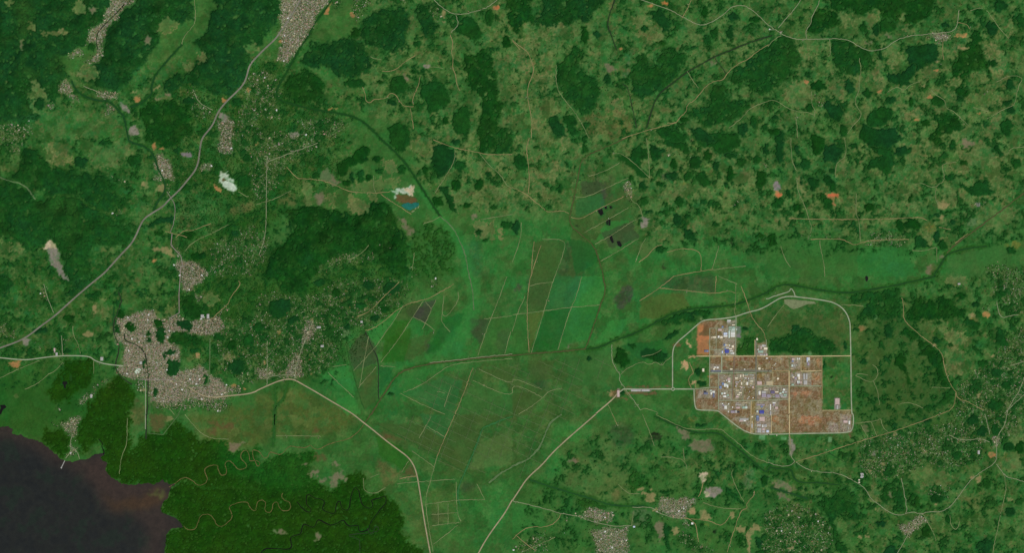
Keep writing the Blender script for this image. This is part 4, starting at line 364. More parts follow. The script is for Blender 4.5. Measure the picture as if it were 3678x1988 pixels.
# ------------------------------------------------------------------ built-up areas: name, houses per hectare-ish density, shapes
TOWNS = [
('the motorway town at the top',1.0,.8,'P10 230 -200 800 -200 740 30 620 150 600 250 540 350 480 440 380 560 310 640 200 640 250 450 220 330 250 270 240 120'),
('the narrow valley town at the top left',.9,.7,'P00 1130 -100 1350 -100 1370 40 1250 60 1200 180 1110 250 1080 320 1050 380 1020 460 1050 560 990 600 940 540 970 440 900 420 830 480 860 560 780 570 700 600 660 560 700 520 780 500 850 420 900 340 920 280 1020 250 1060 160 1030 110 1110 60;P00 850 620 990 570 980 600 880 660;P00 780 700 840 690 800 750 780 740'),
('the lower valley settlement',.8,.6,'P00 630 830 680 790 720 860 730 950 800 970 800 1080 750 1000 690 1110 680 1090 720 1000 640 900 600 980 580 920;P00 480 1090 540 1030 560 1060 520 1110;P00 960 920 1160 910 1200 1020 1080 990 960 980;P00 1050 1060 1180 1080 1160 1150 1060 1160'),
('the scattered village near the left edge',.45,.3,'P00 -100 1250 100 1240 330 1230 370 1300 280 1392 -100 1392;P01 0 0 250 0 240 100 210 200 180 340 190 160 100 160 0 60'),
('the scattered motorway village',.5,.3,'P00 1880 880 1980 900 2000 1020 2140 1100 2120 1180 1940 1200 1900 1100 1970 1050 1900 960'),
('the roadside town below the mauve quarry',.9,.6,'P00 2170 1200 2220 1190 2370 1230 2350 1392 2210 1392 2200 1300;P01 2190 0 2340 0 2350 120 2250 180 2170 120 2200 60'),
('the river town beside the motorway',1.0,.8,'P01 1540 120 1620 160 1700 190 1720 300 1770 380 1750 430 1650 440 1600 360 1560 300 1550 200;P01 1500 400 1600 390 1650 440 1560 440;P01 1640 470 1720 480 1700 540 1650 530'),
('the village east of the motorway',.8,.5,'P01 2030 240 2140 240 2140 310 2050 350 1990 360;P01 2060 230 2120 200'),
('the forest hamlet',.5,.3,'P01 1110 370 1240 400 1300 440 1180 480;P01 1100 740 1210 730 1230 800 1150 790'),
('the satellite town north of the big city',1.1,.85,'P01 1740 1280 1800 1210 1960 1240 2060 1300 2110 1392 1820 1392;P02 1820 -10 2060 -10 2050 50 1990 80 1970 130 2030 220 2010 290 1970 220 1950 150 1830 140;P01 1710 1060 1780 1100 1830 1190 1780 1200'),
('the big lakeside city',1.2,.95,'P02 1150 400 1260 395 1400 350 1530 350 1580 400 1700 440 1740 370 1860 420 1880 480 1950 440 2080 430 2230 390 2260 560 2140 600 2050 610 1910 600 1850 560 1740 560 1690 650 1800 700 1815 760 1780 860 1820 960 1990 900 2060 930 2090 1000 2250 1050 2300 1080 2290 1210 2290 1250 2100 1260 1900 1240 1800 1270 1650 1290 1500 1280 1495 1050 1400 1045 1250 1010 1180 990 1110 940 1235 920 1222 820 1250 700 1180 660 1140 580 1150 480'),
('the southern city fringe',.6,.35,'P02 1500 1280 1900 1240 2290 1250 2310 1340 2200 1370 2000 1310 1840 1350 1560 1350;P02 1340 1050 1470 1050 1470 1200 1380 1150;P02 2290 1080 2400 1110 2480 1140 2420 1190 2290 1200;P02 2160 380 2290 250 2300 300 2200 420'),
('the lakeside village spit',.8,.5,'P02 1110 1020 1090 1060 1000 1090 950 1180 860 1300 800 1320 770 1250 860 1190 920 1200 940 1100 1000 1060;P03 700 20 800 0 810 60 760 150 770 260 740 270 690 170 580 130 580 90 700 80;P03 700 280 790 360 800 450 740 390 660 465 660 400 710 370;P02 940 860 1010 860 980 930'),
('the scattered homesteads west of the city',.4,.25,'P02 -100 470 120 460 140 600 60 650 -100 700;P02 430 60 480 240 410 270 400 160;P02 600 600 740 620 640 680 600 640;P02 560 700 640 700 640 860 560 800;P02 350 660 450 700 440 760 380 720;P03 540 60 600 120 520 130;P02 570 1270 650 1392 590 1392'),
('the suburb below the motorway town',.35,.22,'P10 -100 760 150 700 250 900 220 1020 260 1200 100 1200 -100 1100;P11 -300 -100 0 -60 200 -60 640 0 650 80 380 200 300 240 260 420 60 640 -20 640 -60 300;P10 0 1280 230 1392 -60 1392;P10 400 1200 700 1180 960 1220 800 1392 400 1392;P00 2350 650 2576 850 2576 1392 2420 1392 2400 1100 2500 1000'),
('the hill villages at the top',.5,.3,'P10 1000 -60 1250 -60 1100 80 960 100;P10 1420 -60 1540 -60 1520 130 1470 80;P10 1750 60 1860 70 1870 180 1800 170 1830 280 1790 200;P10 770 0 850 0 820 110 760 80;P10 960 80 1080 120 1000 240'),
('the wooded eastern suburbs',.28,.22,'P12 0 250 60 180 300 150 640 200 740 60 860 40 1440 0 1540 120 1440 280 1100 540 920 480 860 640 840 800 700 960 640 1030 450 1000 400 1040 0 1050 -60 800;P11 -60 1000 100 940 150 1100 60 1280 -60 1392;P11 580 1300 780 1150 900 1160 1200 1060 1380 1060 1300 1180 900 1300 660 1392;P01 2100 1100 2576 850 2576 1392 2100 1392 2150 1250;P02 2260 430 2576 430 2576 1080 2420 1080 2330 1000 2200 900 2180 640'),
('the dense highway suburb',.95,.7,'P12 480 500 560 440 620 540 560 640 490 700 450 800 470 900 465 1000 400 1035 290 1000 300 870 380 820 430 700;P12 10 930 190 930 200 1030 20 1050'),
('the village above the wetland meadows',.5,.3,'P11 1540 1290 1640 1300 1640 1392 1520 1392;P12 1760 0 1840 0 1830 160 1760 150'),
('the hill town on the upper right road',1.0,.7,'P30 1590 340 1700 335 1860 335 1865 388 1760 400 1740 465 1700 460 1690 390 1600 378'),
('the upper crossroads town',1.0,.7,'P30 -10 240 60 270 165 335 150 370 60 320 -10 270;P20 2550 230 2590 250 2590 280'),
('the village east of the marsh plots',.7,.45,'P21 1140 420 1195 440 1210 560 1190 650 1150 640 1150 560 1110 550;P21 1570 140 1620 140 1610 180 1570 180'),
('the grid village at the bottom centre',.9,.6,'P23 740 940 880 940 1040 990 1000 1080 900 1100 720 1050 640 1045 640 1010 710 1010;P23 940 1110 1060 1160 1200 1120 1160 1200 1170 1500 880 1500 820 1280 780 1150 900 1160'),
('the curved town at the bottom',1.0,.7,'P23 1470 880 1530 820 1600 830 1640 870 1700 830 1870 830 1850 900 1750 970 1745 1060 1600 1030 1500 1010 1440 980;P23 1700 1080 1760 1090 1770 1170 1720 1130'),
('the straggling village at the bottom edge',.5,.3,'P23 1760 1170 1870 1280 2000 1350 2060 1392 1850 1392 1700 1300 1640 1240;P23 0 1350 200 1230 420 1200 300 1392 0 1392;P23 510 1030 560 1030 560 1100 510 1110'),
('the wooded garden village',.42,.25,'P33 150 910 330 900 560 1040 660 1200 640 1500 -60 1500 -60 1000'),
('the junction town at the bottom right',.9,.6,'P33 1480 1010 1560 1010 1640 1120 1560 1100 1480 1180 1420 1250 1380 1240 1400 1160;P33 1380 1090 1440 1160 1390 1210 1280 1160'),
('the crossroads town on the right edge',1.0,.8,'P33 2220 230 2360 210 2320 290 2310 350 2240 340 2240 280;P33 2170 230 2230 230 2220 280 2190 260;P33 2100 360 2140 360 2140 400 2110 400;P32 2370 1170 2440 1160 2400 1210;P32 2510 1170 2576 1170 2576 1210 2500 1210'),
('the farms right of the estate',.26,.18,'P33 900 260 1300 180 1700 120 1900 60 2200 230 2150 450 1850 560 1600 500 1350 620 1000 660 920 500;P32 1950 1050 2300 800 2400 600 2600 500 2600 1392 1900 1392 1880 1180;P32 2250 0 2576 0 2576 400 2400 340 2300 240;P33 1800 -20 2576 -20 2500 240 2100 250;P32 2100 300 2280 250 2250 350 2130 330;P31 2180 1290 2600 1300 2600 1392 2200 1392;P33 1600 740 1850 740 1850 850 1600 830'),
('the farm road village on the right',.3,.2,'P31 1000 920 1400 960 1400 1080 1000 1080;P31 590 980 720 980 710 1015 590 1015;P31 240 970 440 960 420 1010 240 1000'),
('the farms of the upper right hills',.1,.08,'P30 1700 570 1800 700 1740 660;P30 1330 900 1420 990 1380 1000;P30 460 940 560 960 560 1060 480 1060;P31 2080 640 2230 600 2210 680 2100 700;P30 2180 900 2280 950 2160 970;P30 1840 1140 2050 1300 1980 1290;P21 1700 80 1860 250 1780 230;P21 2260 90 2340 140 2300 200;P21 2200 650 2270 640 2260 720 2200 700;P21 2540 180 2576 200 2576 290 2540 270;P31 1600 170 1640 200 1600 230;P23 500 1180 560 1180 540 1250'),
]
# fine mottling of grass, scrub and bare ground; stronger in the hills and suburbs than on the plain
hm = np.clip(.35+.65*np.maximum(mos, br2), 0, 1)
hm = np.maximum(hm, blur(raster('PD -200 200 900 100 900 480 1040 600 1060 760 860 960 560 960 250 900 -200 940;PD 1820 740 2160 740 2160 1100 1720 1100 1720 860').astype(float), 12))
hm *= 1-.6*blur(raster('PD 560 480 900 470 1040 600 1060 760 860 960 640 960 520 760').astype(float), 20)
hm *= 1-.85*np.clip(blur(SOIL, 1.0), 0, 1)
np_ = blur(raster('PD 1870 775 2135 775 2135 890 1870 890').astype(float), 5)
qa = fbm(30, 320, 1.9); lerp(np_*sstep(qa, .1, .3)*.6, (84, 92, 48)); lerp(np_*sstep(-qa, .1, .3)*.75, (26, 76, 26)); lerp(np_*sstep(qa, .9, 1.1)*.5, PAL['BR'])
q1 = fbm(34, 301, 1.9); q2 = fbm(28, 302, 2.0); q3 = fbm(16, 303, 1.6); q4 = fbm(60, 304, 1.9); q5 = fbm(22, 305, 1.8)
lerp(hm*sstep(q1, .45, .65)*.45, PAL['O']); lerp(hm*sstep(-q1, .5, .75)*.45, (38, 80, 26)); lerp(hm*sstep(q2, 1.1, 1.35)*.5, PAL['BR']); lerp(hm*sstep(q5, .9, 1.1)*.45, PAL['O2']); lerp(hm*sstep(-q2, .9, 1.3)*.45, (34, 98, 44)); lerp(hm*sstep(-q5, .8, 1.0)*.35, (44, 88, 34))
V3, E3 = voro(24, 306, True, 3.2); V4, E4 = voro(13, 307, True, 2.6)
fa = (.45+.55*hm)*(1-.85*np.clip(SOIL, 0, 1))
COL *= (1+fa*(.16*(V3-.5)+.09*(V4-.5)))[..., None]
lerp(fa*(V3 > .82)*.30, PAL['O2']); lerp(fa*(V3 < .12)*.4, (36, 76, 26)); lerp(fa*(V4 > .93)*.25, PAL['OT']); lerp(fa*(V4 < .07)*.4, (36, 104, 46))
lerp(fa*np.exp(-(E3/.9)**2)*(V4 > .45)*.45, (32, 68, 22))
lerp(sstep(q4, .4, 1.6)*.3, PAL['W']); lerp(sstep(-q4, .4, 1.6)*.3, PAL['B'])
paint('W', 'PD 1900 790 2130 790 2130 880 1900 880;PD 1900 790 2130 790 2130 850 1900 850;PD 2160 800 2330 780 2400 1080 2160 1090', 14, amt=.55)
# marsh plots and wet pastures of the plain, traced between their dikes
FLD = """BB P12 1110 550 1480 290 1380 460 1200 720 1160 680|W P12 1480 290 1680 250 1560 440 1400 450|DY P12 1400 450 1560 440 1400 680 1260 640|PU P12 1690 255 1810 240 1700 480 1580 410|G P12 1810 240 1890 190 1870 380 1800 550 1700 480|B P12 1580 410 1700 480 1640 560 1540 640 1460 620
WD P12 930 760 1040 600 1100 570 1210 720 1220 880 980 950|W P12 980 950 1220 890 1230 1240 1090 1340 1030 1190|BB P12 640 1000 920 890 1000 1200 760 1080|DY P12 1300 640 1550 520 1560 700 1480 860 1250 870|W P12 1550 640 1800 550 1680 780 1480 860|DG P12 1900 420 2100 360 2000 600 1800 760 1700 780
G P12 2370 440 2576 410 2540 780 2240 800|W P13 1190 90 1700 100 1900 250 1840 430 1600 300|T P13 1640 0 2000 0 1880 250 1700 120|W P13 2000 0 2576 20 2270 140 2230 280 2080 570 1850 430|O P13 2240 300 2576 150 2576 500 2150 560|W P21 220 1040 540 1020 430 1392 190 1392|W P22 180 0 430 0 320 340 150 370|OB P22 160 380 320 360 240 560 180 740
T P22 430 0 700 0 590 310 330 350|DG P22 330 350 590 310 460 740 190 770|B P22 590 310 880 290 760 620 460 740|BB P22 700 0 910 0 940 150 880 290 600 310|G P22 0 390 150 370 150 770 0 790|WD P12 2150 430 2350 430 2250 700 2160 560|W P22 150 850 420 850 420 1040 200 1050|G2 P22 550 800 1000 720 1000 960 900 1100 560 1100|W P22 0 1180 340 1150 180 1392 0 1392
DY P13 1200 200 1590 400 1500 580 1250 430|BB P12 800 1250 960 1180 1060 1392 900 1392|DG P12 1230 900 1400 910 1240 1200|B P12 1500 980 1760 920 1700 1060 1480 1150|T P12 1500 1180 1900 1000 2080 1060 1980 1392 1900 1392|DG P22 1090 700 1500 640 1560 760 1300 860|W P12 2200 930 2576 960 2576 1090|G2 P12 2180 1060 2576 1240 2576 1392 2020 1392|W P21 600 880 820 1080 700 1392 560 1392|DG P21 560 1000 820 1080 860 1240 640 1392|O P21 1280 1060 1420 1000 1500 1080 1300 1250|BB P21 950 840 1180 830 1010 960 830 1050
WD P21 690 440 900 440 880 560 700 580|WD P21 880 960 1200 840 1280 1000 1000 1120|T P21 640 620 900 560 960 700 640 800|B P23 0 900 300 940 330 1130 0 1200|G P31 0 900 900 1060 900 1392 0 1392|B P31 900 1100 1400 1100 1500 1392 900 1392|G2 P31 1820 1200 2400 1050 2500 1392 1800 1392|GG P31 1980 820 2130 800 2060 900|OB P22 1300 180 1700 170 1800 320 1500 420 1280 440|BB P22 980 450 1180 430 1060 620 820 700|G2 P22 1210 150 1480 120 1740 150 1500 180 1300 250"""
for rec in FLD.replace('\n', '|').split('|'):
    cn, sp = rec.split(' ', 1); paint(cn, sp, 0, 1.2, amt=.62)
paint('TAN', 'E23 1400 760 14 10;E23 1540 870 16 12;E33 1000 470 14 10;E33 1170 500 24 12;E33 1155 580 12 34;E33 1030 580 24 16;E33 1280 200 30 14;E33 2050 640 24 14;P33 2090 640 2135 600 2140 680 2105 680;E33 1960 230 16 12;E33 1590 380 26 14;E33 1700 920 18 14;E33 1420 1190 22 14;E33 190 1300 16 20;E33 230 1350 24 20;E33 1000 1230 20 14;E33 920 1240 16 12;E32 2260 800 20 14;E32 2120 1200 26 24;E32 1680 690 18 12;E22 990 1190 30 20;E12 1110 330 12 30;E12 560 450 12 40;E02 1980 790 20 34;E02 1440 1140 26 16;E02 1720 1150 26 24;E23 1330 800 30 20;E23 1440 960 30 16;E23 1810 970 34 30', .6, 2, amt=.7)
paint('FG', 'PD -200 960 60 950 250 920 230 990 190 1160 100 1110 0 1080 -200 1080', 8, amt=.6)
paint('BB', 'P11 1560 420 1640 440 1800 660 1960 840 2080 1000 2160 1200 2200 1392 2090 1392 2040 1180 1920 960 1760 760 1640 560;P12 2100 0 2240 0 2240 380 2140 620 2060 780 1900 800 1720 840 1560 900 1400 950 1380 920 1660 840 1860 700 2060 460 2140 300', 3, 5, amt=.6)
# country lanes of the loose suburbs: crooked pale lines with houses along them
ln1 = fbm(30, 311, 2.2); ln2 = fbm(22, 312, 2.2)
LANE = np.maximum(np.exp(-(ln1/.055)**2), np.exp(-(ln2/.06)**2))
for nm, dens, amt, shp in TOWNS:
    if dens <= .6:
        b = blur(raster(shp, 2.5).astype(float), 5)
        lerp(b*LANE*.38, (118, 122, 84)); lerp(b*sstep(q1, .2, 1.2)*.4, (92, 112, 62)); lerp(b*sstep(-q3, .3, .6)*.55, (28, 68, 18))
# big industrial blocks painted as yards and soil
PAL['LT'] = (114, 88, 58)
paint('LT','P22 1900 450 2150 446 2150 525 1985 525 1985 800 1860 800 1855 560 1870 500;R22 1986 525 2250 800;R22 1986 806 2452 950;R22 2452 806 2590 950;R32 -10 808 210 950;R32 220 808 543 955;R32 -10 960 213 1106;R32 216 960 543 1106;R32 -10 1110 213 1392;R32 216 1110 545 1392;R33 0 -4 850 188;P32 545 1352 838 1352 840 1392 545 1392;R22 1986 985 2460 1250;R22 2460 975 2590 1392;P22 1840 1140 2080 1130 2080 1345 1870 1345 1840 1330;R22 2076 1252 2460 1392;P22 2060 1345 2200 1345 2500 1392 2590 1392 2590 1400 2130 1400;P23 2110 -4 2590 -4 2590 190 2360 190;R22 2450 670 2560 806', 0, .8, amt=.85)
PAL['L2'] = (110, 82, 52)
paint('L2','P22 1925 455 2100 450 2080 500 1990 530 1930 560 1900 600;R22 1990 810 2100 885;R22 2460 815 2576 940;R32 0 820 205 945;R32 430 825 530 945;R22 1856 1225 2060 1335;R32 50 972 205 1100;R33 240 0 700 175;R32 225 1125 535 1245;R33 42 0 205 185;R22 2465 985 2560 1100;R22 2240 990 2316 1250;R22 2326 985 2440 1250;P23 2130 0 2400 0 2400 185 2350 175;R32 116 1255 208 1390;R22 2210 1335 2400 1392', 1.2, 1.6, amt=.75)
paint('OR','R22 1862 602 1982 640;P22 1862 560 1880 520 1925 500 1915 540 1870 600;R22 1862 600 1900 690;E32 505 870 18 44;P32 440 975 528 975 528 1095 440 1095;E32 280 1185 32 20;R33 52 8 110 80;E22 1990 1010 30 12;R22 2215 820 2225 830;P22 2130 812 2225 812 2225 850 2140 850;E32 380 1180 60 30;E33 420 60 120 50;E32 410 890 0 0;P32 345 900 380 900 385 945 348 945', 1, 1.2, amt=.7)
paint('OR','R22 1862 602 1982 790;P22 1860 470 1900 480 1930 460 1925 520 1880 560 1862 560', 1, 1, amt=.6)
paint('RD','R22 2240 815 2300 860;R22 2300 815 2370 850;R22 2385 825 2440 930;E22 2140 880 22 16;E22 2140 915 22 16;E22 2200 880 18 16;R22 2240 870 2262 940;R22 2400 870 2436 935;E32 160 870 30 24;R22 2466 860 2520 895;E32 420 0 0 0;E22 2510 825 20 10;R32 436 1050 520 1090', .6, .8, amt=.8)
paint('OC','R32 348 820 384 900;R22 1870 780 1970 798;R22 2465 985 2560 1020;R32 10 1170 30 1200;R23 2405 20 2435 180;R22 2405 1270 2440 1390;P22 2230 1110 2316 1120 2316 1250 2236 1250', 1, 1, amt=.45)
PAL['GE'] = (138, 132, 118)
paint('GE','R22 2235 992 2316 1050;R22 2326 990 2440 1100;R22 2235 1130 2316 1245;R22 2236 1262 2400 1335;R22 2452 1262 2576 1392;R23 2450 0 2576 190;R22 2076 990 2208 1110;R22 2080 1130 2210 1248;R22 2464 1112 2576 1245;R32 0 1112 210 1232;R32 228 965 345 1100;R32 345 970 435 1100;R22 2115 640 2240 800;R22 2110 525 2240 640;R22 2150 445 2245 525;R22 1994 888 2100 950;R32 228 820 325 940;R32 388 820 428 920;R22 2460 690 2556 800;R22 1870 1142 2050 1225;R22 2080 1270 2200 1350;R32 0 1250 112 1392;R33 0 0 32 188;R33 600 80 712 182;R33 725 0 840 180;R22 2030 740 2105 800;R22 1990 605 2110 640;P23 2210 30 2390 30 2390 120 2230 60;R32 670 1225 726 1342;R22 2540 985 2590 1100;R22 2235 935 2450 950', .8, .6, amt=.85)
paint('GM','R22 2120 790 2240 800;R22 2120 700 2170 770;R32 240 985 330 1060;R32 2 1120 100 1225;R23 2452 60 2560 188;R32 672 1228 724 1340;R22 1880 1150 1960 1220;R22 2470 1150 2570 1235;R32 745 0 0 0;R33 740 20 835 90;R22 1190 1138 1400 1160;R22 1050 1130 1085 1215;R33 600 90 700 170;R32 0 1260 100 1390', .8, .6, amt=.7)
paint('GG','R22 2464 1108 2576 1116;R32 -10 1108 60 1116', 0, 0, amt=.9)
paint('FD','R22 2466 1116 2530 1124', 0, 0)
rs_ = np.random.RandomState(78)
# fine dry texture of the lots
nl = fbm(26, 31, 1.6); nl2 = fbm(7, 32, .9)
pk = blur(raster('P22 1860 450 2250 440 2250 800 2450 800 2450 660 2560 660 2576 806;P22 1990 540 2250 440 2250 806 2590 806 2590 1400 2120 1392 2060 1345 1850 1340 1840 1140 1986 1120;P32 -10 806 545 806 545 1352 838 1352 840 1400 -10 1400;P23 2110 -4 2590 -4 2590 190 2360 190;R33 -10 -4 845 188').astype(float), 2)
V5, E5 = voro(9, 308, True, 1.0)
lerp(pk*sstep(nl, .3, 1.0)*.3, PAL['TAN']); lerp(pk*sstep(-nl, .6, 1.2)*.3, PAL['BR2']); lerp(pk*.15, (160, 140, 116)); lerp(pk*(V5 > .7)*.35, PAL['GL']); lerp(pk*(V5 < .15)*.25, PAL['OB']); lerp(pk*np.exp(-(E5/.8)**2)*.25, PAL['GL']); lerp(pk*sstep(-nl2, 1.2, 1.6)*.35, PAL['BR2'])
g1 = rs_.rand(NY, NX); g2 = rs_.rand(NY, NX)
lerp(pk*(g1 > .86)*.4, (176, 164, 140)); lerp(pk*(g1 < .13)*.4, (74, 62, 38)); lerp(pk*(g2 > .93)*.3, (140, 104, 66)); lerp(pk*(g2 < .07)*.35, (84, 92, 48))
# town soils
TM = []; rs = np.random.RandomState(77)
grain = rs.rand(NY, NX); grain2 = fbm(9, 33, .8)
for nm, dens, amt, shp in TOWNS:
    m = ragged(raster(shp, 4), .16, 2.5); TM.append(m)
    b = blur(m.astype(float), 2.5 if dens > .5 else 6)
    if dens > .6: lerp(b*sstep(-nRG, .6, 1.2)*.5, (60, 96, 48)); b = b*(1-.75*sstep(-nRG, 1.0, 1.5))
    b = b*np.clip(blur(m.astype(float), 7)*1.5-.25, .25, 1)
    if dens > .6: lerp(b*amt*np.clip(.72+.22*grain2, 0, 1), PAL['SO'])
    g1 = rs.rand(NY, NX); g2 = rs.rand(NY, NX)
    if dens > .6:
        lerp(b*(g1 > .86)*.5, (160, 146, 126)); lerp(b*(g1 < .2)*.6, (66, 84, 42)); lerp(b*sstep(-grain2, .9, 1.5)*.6, (64, 92, 48)); lerp(b*(g2 > .93)*.5, (150, 104, 80)); lerp(b*(g2 < .06)*.6, (196, 194, 182))
    elif dens > .2:
        lw = b*(.45+.55*LANE); lerp(lw*(g1 > .80)*.6, (128, 134, 92)); lerp(b*(g1 < .22)*.5, (26, 62, 14)); lerp(lw*(g2 > .95)*.55, (160, 160, 128)); lerp(lw*(g2 < .07)*.5, (112, 88, 48))
    if .2 < dens <= .6: lerp(b*.12*np.clip(.5+.4*grain2, 0, 1), PAL['SO'])
# ------------------------------------------------------------------ woodland masks, water tones
OWN = np.zeros((NY, NX), np.int32)       # which wood or grove covers a cell (0 = open ground)
nE = fbm(14, 41, 1.4); nF = fbm(60, 42, 1.8); nG = fbm(22, 43, 1.6)
nHole = fbm(30, 44, 1.7)
built = np.zeros((NY, NX), bool)
for (nm, dens, amt, shp), m in zip(TOWNS, TM):
    if dens > .5: built |= m
WL = []
for tone, name, label, shp in WOODS:
    m = ragged(raster(shp, 5), .13 if name == 'forest' else .24, 4) & ~CLR & ~built & (OWN == 0) & (nHole < {'forest': 1.75, 'open_forest': .45}.get(name, 2.6))
    WL.append([tone, name, label, None]); OWN[m] = len(WL)
    f = np.clip(blur(m.astype(float), 1.2), 0, 1); lerp(f, PAL[tone])
fm = OWN > 0
mg = np.zeros((NY, NX), bool)
for i, q in enumerate(WL):
    if q[1] == 'mangrove_forest': mg |= OWN == i+1
fm = fm & ~mg; lerp(mg*blur(raster('PD 560 1050 900 1040 860 1120 760 1240 600 1210 540 1150').astype(float), 16)*.6, (26, 88, 28)); lerp(mg*sstep(nF, .2, 1.4)*.3, (30, 76, 18)); lerp(mg*sstep(-nF, .2, 1.4)*.3, (24, 54, 8))
lerp(fm*sstep(nHole, .6, 1.0)*.3, (40, 82, 36)); lerp(fm*sstep(nG, .5, .9)*.28, (34, 82, 30)); lerp(fm*sstep(-nE, .9, 1.4)*.35, (14, 54, 20)); lerp(fm*sstep(nF, .3, 1.6)*.30, PAL['FO']); lerp(fm*sstep(-nF, .3, 1.6)*.25, PAL['FB']); lerp(fm*sstep(nG, 1.2, 1.9)*.3, PAL['DS'])
paint('FO', 'P00 100 0 360 0 330 300 200 500 160 200;P00 500 540 760 600 640 780 500 720;P01 300 600 600 560 860 640 700 760 400 740', 8, amt=.4)
def largest(m):
    """largest connected piece of a small mask"""
    lab = np.zeros(m.shape, int); n = 0; best = m & False; h, w_ = m.shape
    for j, i in zip(*np.nonzero(m)):
        if lab[j, i]: continue
        n += 1; st = [(j, i)]; lab[j, i] = n; c = 0
        while st:
            a, b = st.pop(); c += 1
            for a2, b2 in ((a+1, b), (a-1, b), (a, b+1), (a, b-1)):
                if 0 <= a2 < h and 0 <= b2 < w_ and m[a2, b2] and not lab[a2, b2]: lab[a2, b2] = n; st.append((a2, b2))
        if c > best.sum(): best = lab == n
    return best
# gallery woods along the rivers and canals
def band(spec, r):
    m = np.zeros((NY, NX), bool)
    for sub in spec.split('|'):
        p = path(sub)
        for a, b in zip(p[:-1], p[1:]):
            n = max(1, int(math.hypot(b[0]-a[0], b[1]-a[1])/1.5))
            for i in range(n):
                x, y = a[0]+(b[0]-a[0])*i/n, a[1]+(b[1]-a[1])*i/n
                i0 = int((x-r-2-X0)/ST); i1 = int((x+r+2-X0)/ST)+2; j0 = int((y-r-2-Y0)/ST); j1 = int((y+r+2-Y0)/ST)+2
                if i0 < 0 or j0 < 0 or i1 > NX or j1 > NY: continue
                sl = (slice(j0, j1), slice(i0, i1))
                m[sl] |= ((GX[sl]-x)**2+(GY_[sl]-y)**2) < np.clip(r*(1+.35*nRG[sl]+.3*nE[sl]), .4*r, 2*r)**2
    return m
for key, r, tone, label in (('canal crossing the plain above', 5.5, 'FG', 'dark green tree corridor along the canal above the industrial estate'), ('tree-lined canal across the upper', 2.6, 'FD', 'narrow tree line along the diagonal canal in the upper centre'),
        ('river winding below the industrial', 5.5, 'FG', 'green woodland lining the winding river below the industrial estate'), ('river between two brown fields', 5, 'FQ', 'river trees between the two brown fields at the lower right'),
        ('wooded river valley joining', 5.5, 'FG', 'wooded banks of the river joining the pink highway'), ('skirting the motorway town', 3, 'FD', 'trees lining the river bend around the loop hill'),
        ('bending past the lower valley', 3, 'FD', 'trees along the river by the lower valley settlement'), ('foot of the bright green valley', 2.6, 'FD', 'trees along the stream of the bright green valley'),
        ('climbing to the right edge', 3, 'FG', 'trees along the embankment climbing to the right edge'), ('brown-banked canal bordering', 1.8, 'FG', 'scrub along the brown-banked canal by the marsh plots'),
        ('bright green field at the top', 1.8, 'FD', 'trees along the canal by the bright green field'), ('ditch fan south', 4, 'FG', 'green reeds filling the ditch fan below the suburb'), ('crossing under the pink highway', 4, 'FG', 'green reeds along the slough under the pink highway'),
        ('down the southern plain', 2.6, 'FG', 'green reeds along the drainage river of the southern plain'), ('silty river', 3.4, 'FG', 'green banks of the silty river from the estate canal')):
    spec = [w_[4] for w_ in WAYS if key in w_[3]][0]
    m = band(spec, r) & (OWN == 0) & ~built & ~CLR
    WL.append([tone, 'riverside_woodland', label, None]); OWN[m] = len(WL)
    lerp(np.clip(blur(m.astype(float), 1.2), 0, 1)*.9, PAL[tone])
gpolys = shapes(GROVES)
rg = random.Random(8)
for p in gpolys:
    if max(q[0] for q in p)-min(q[0] for q in p) < 3: continue
    r = polymask(p, 2.2)
    if not r or r[4].sum() < 9: continue
    sl = (slice(r[0], r[1]), slice(r[2], r[3]))
    m = largest(r[4] & (OWN[sl] == 0))
    if m.sum() < 9: continue
    tone = rg.choice(['FQ', 'FQ', 'FB', 'FD', 'FL'])
    WL.append([tone, 'grove', None, p]); OWN[sl][m] = len(WL)
    f = np.pad(m.astype(float), 1); f = (4*f[1:-1,1:-1]+f[:-2,1:-1]+f[2:,1:-1]+f[1:-1,:-2]+f[1:-1,2:])/8
    COL[sl] = COL[sl]*(1-f[..., None])+np.asarray(PAL[tone], float)*f[..., None]
# nobody could count these: scraps of woodland and scrub over the hill country
mz = np.zeros((NY, NX)); mzc = 1-.45*blur(raster('PD 1180 -200 1560 -200 1560 560 1180 560').astype(float), 14)
for w_, s_ in ((1.0, 'PD 1040 -200 2776 -200 2776 560 2400 640 1990 640 1620 620 1560 400 1440 520 1390 540 1180 530 1060 470 1020 310 900 280 860 120'),
               (1.0, 'PD 2150 740 2776 640 2776 1594 1880 1594 2000 1280 1560 1150 2150 1100'), (.8, 'PD 1500 1080 2000 1120 2100 1394 1280 1394 1350 1200'),
               (1.0, 'PD -200 280 700 150 900 260 860 430 720 500 1040 600 1040 760 860 840 860 960 560 960 300 800 300 960 -200 1000'), (.8, 'PD 2140 780 2420 780 2420 1100 2150 1090')):
    mz = np.maximum(mz, w_*blur(raster(s_).astype(float), 8))
nS = .75*fbm(44, 51, 1.85)+.5*fbm(120, 52, 1.6)*1.0+.35*fbm(20, 53, 1.6)
nS /= nS.std()
rp_ = sum(blur(m.astype(float), 3) for m, T in zip(TM, TOWNS) if T[1] > .6)
low_ = np.zeros((NY, NX))
for m, T in zip(TM, TOWNS):
    if T[1] <= .5: low_ = np.maximum(low_, blur(m.astype(float), 3))
scr = ((nS*mz*mzc > .66-.3*sstep(n3, 0, 1.5)) | ((nS*.6-nE*.7)*low_*(LANE < .3) > .45)) & (nE > -1.6) & (OWN == 0) & ~CLR & (rp_ < .5) & (pk < .25)
lerp(np.clip(blur(scr.astype(float), 1.0), 0, 1)*.85, PAL['FQ'])
WL.append(['FQ', 'scrub_woodland', 'scraps of dark green woodland and scrub scattered over the hill pastures', 'stuff']); OWN[scr] = len(WL)
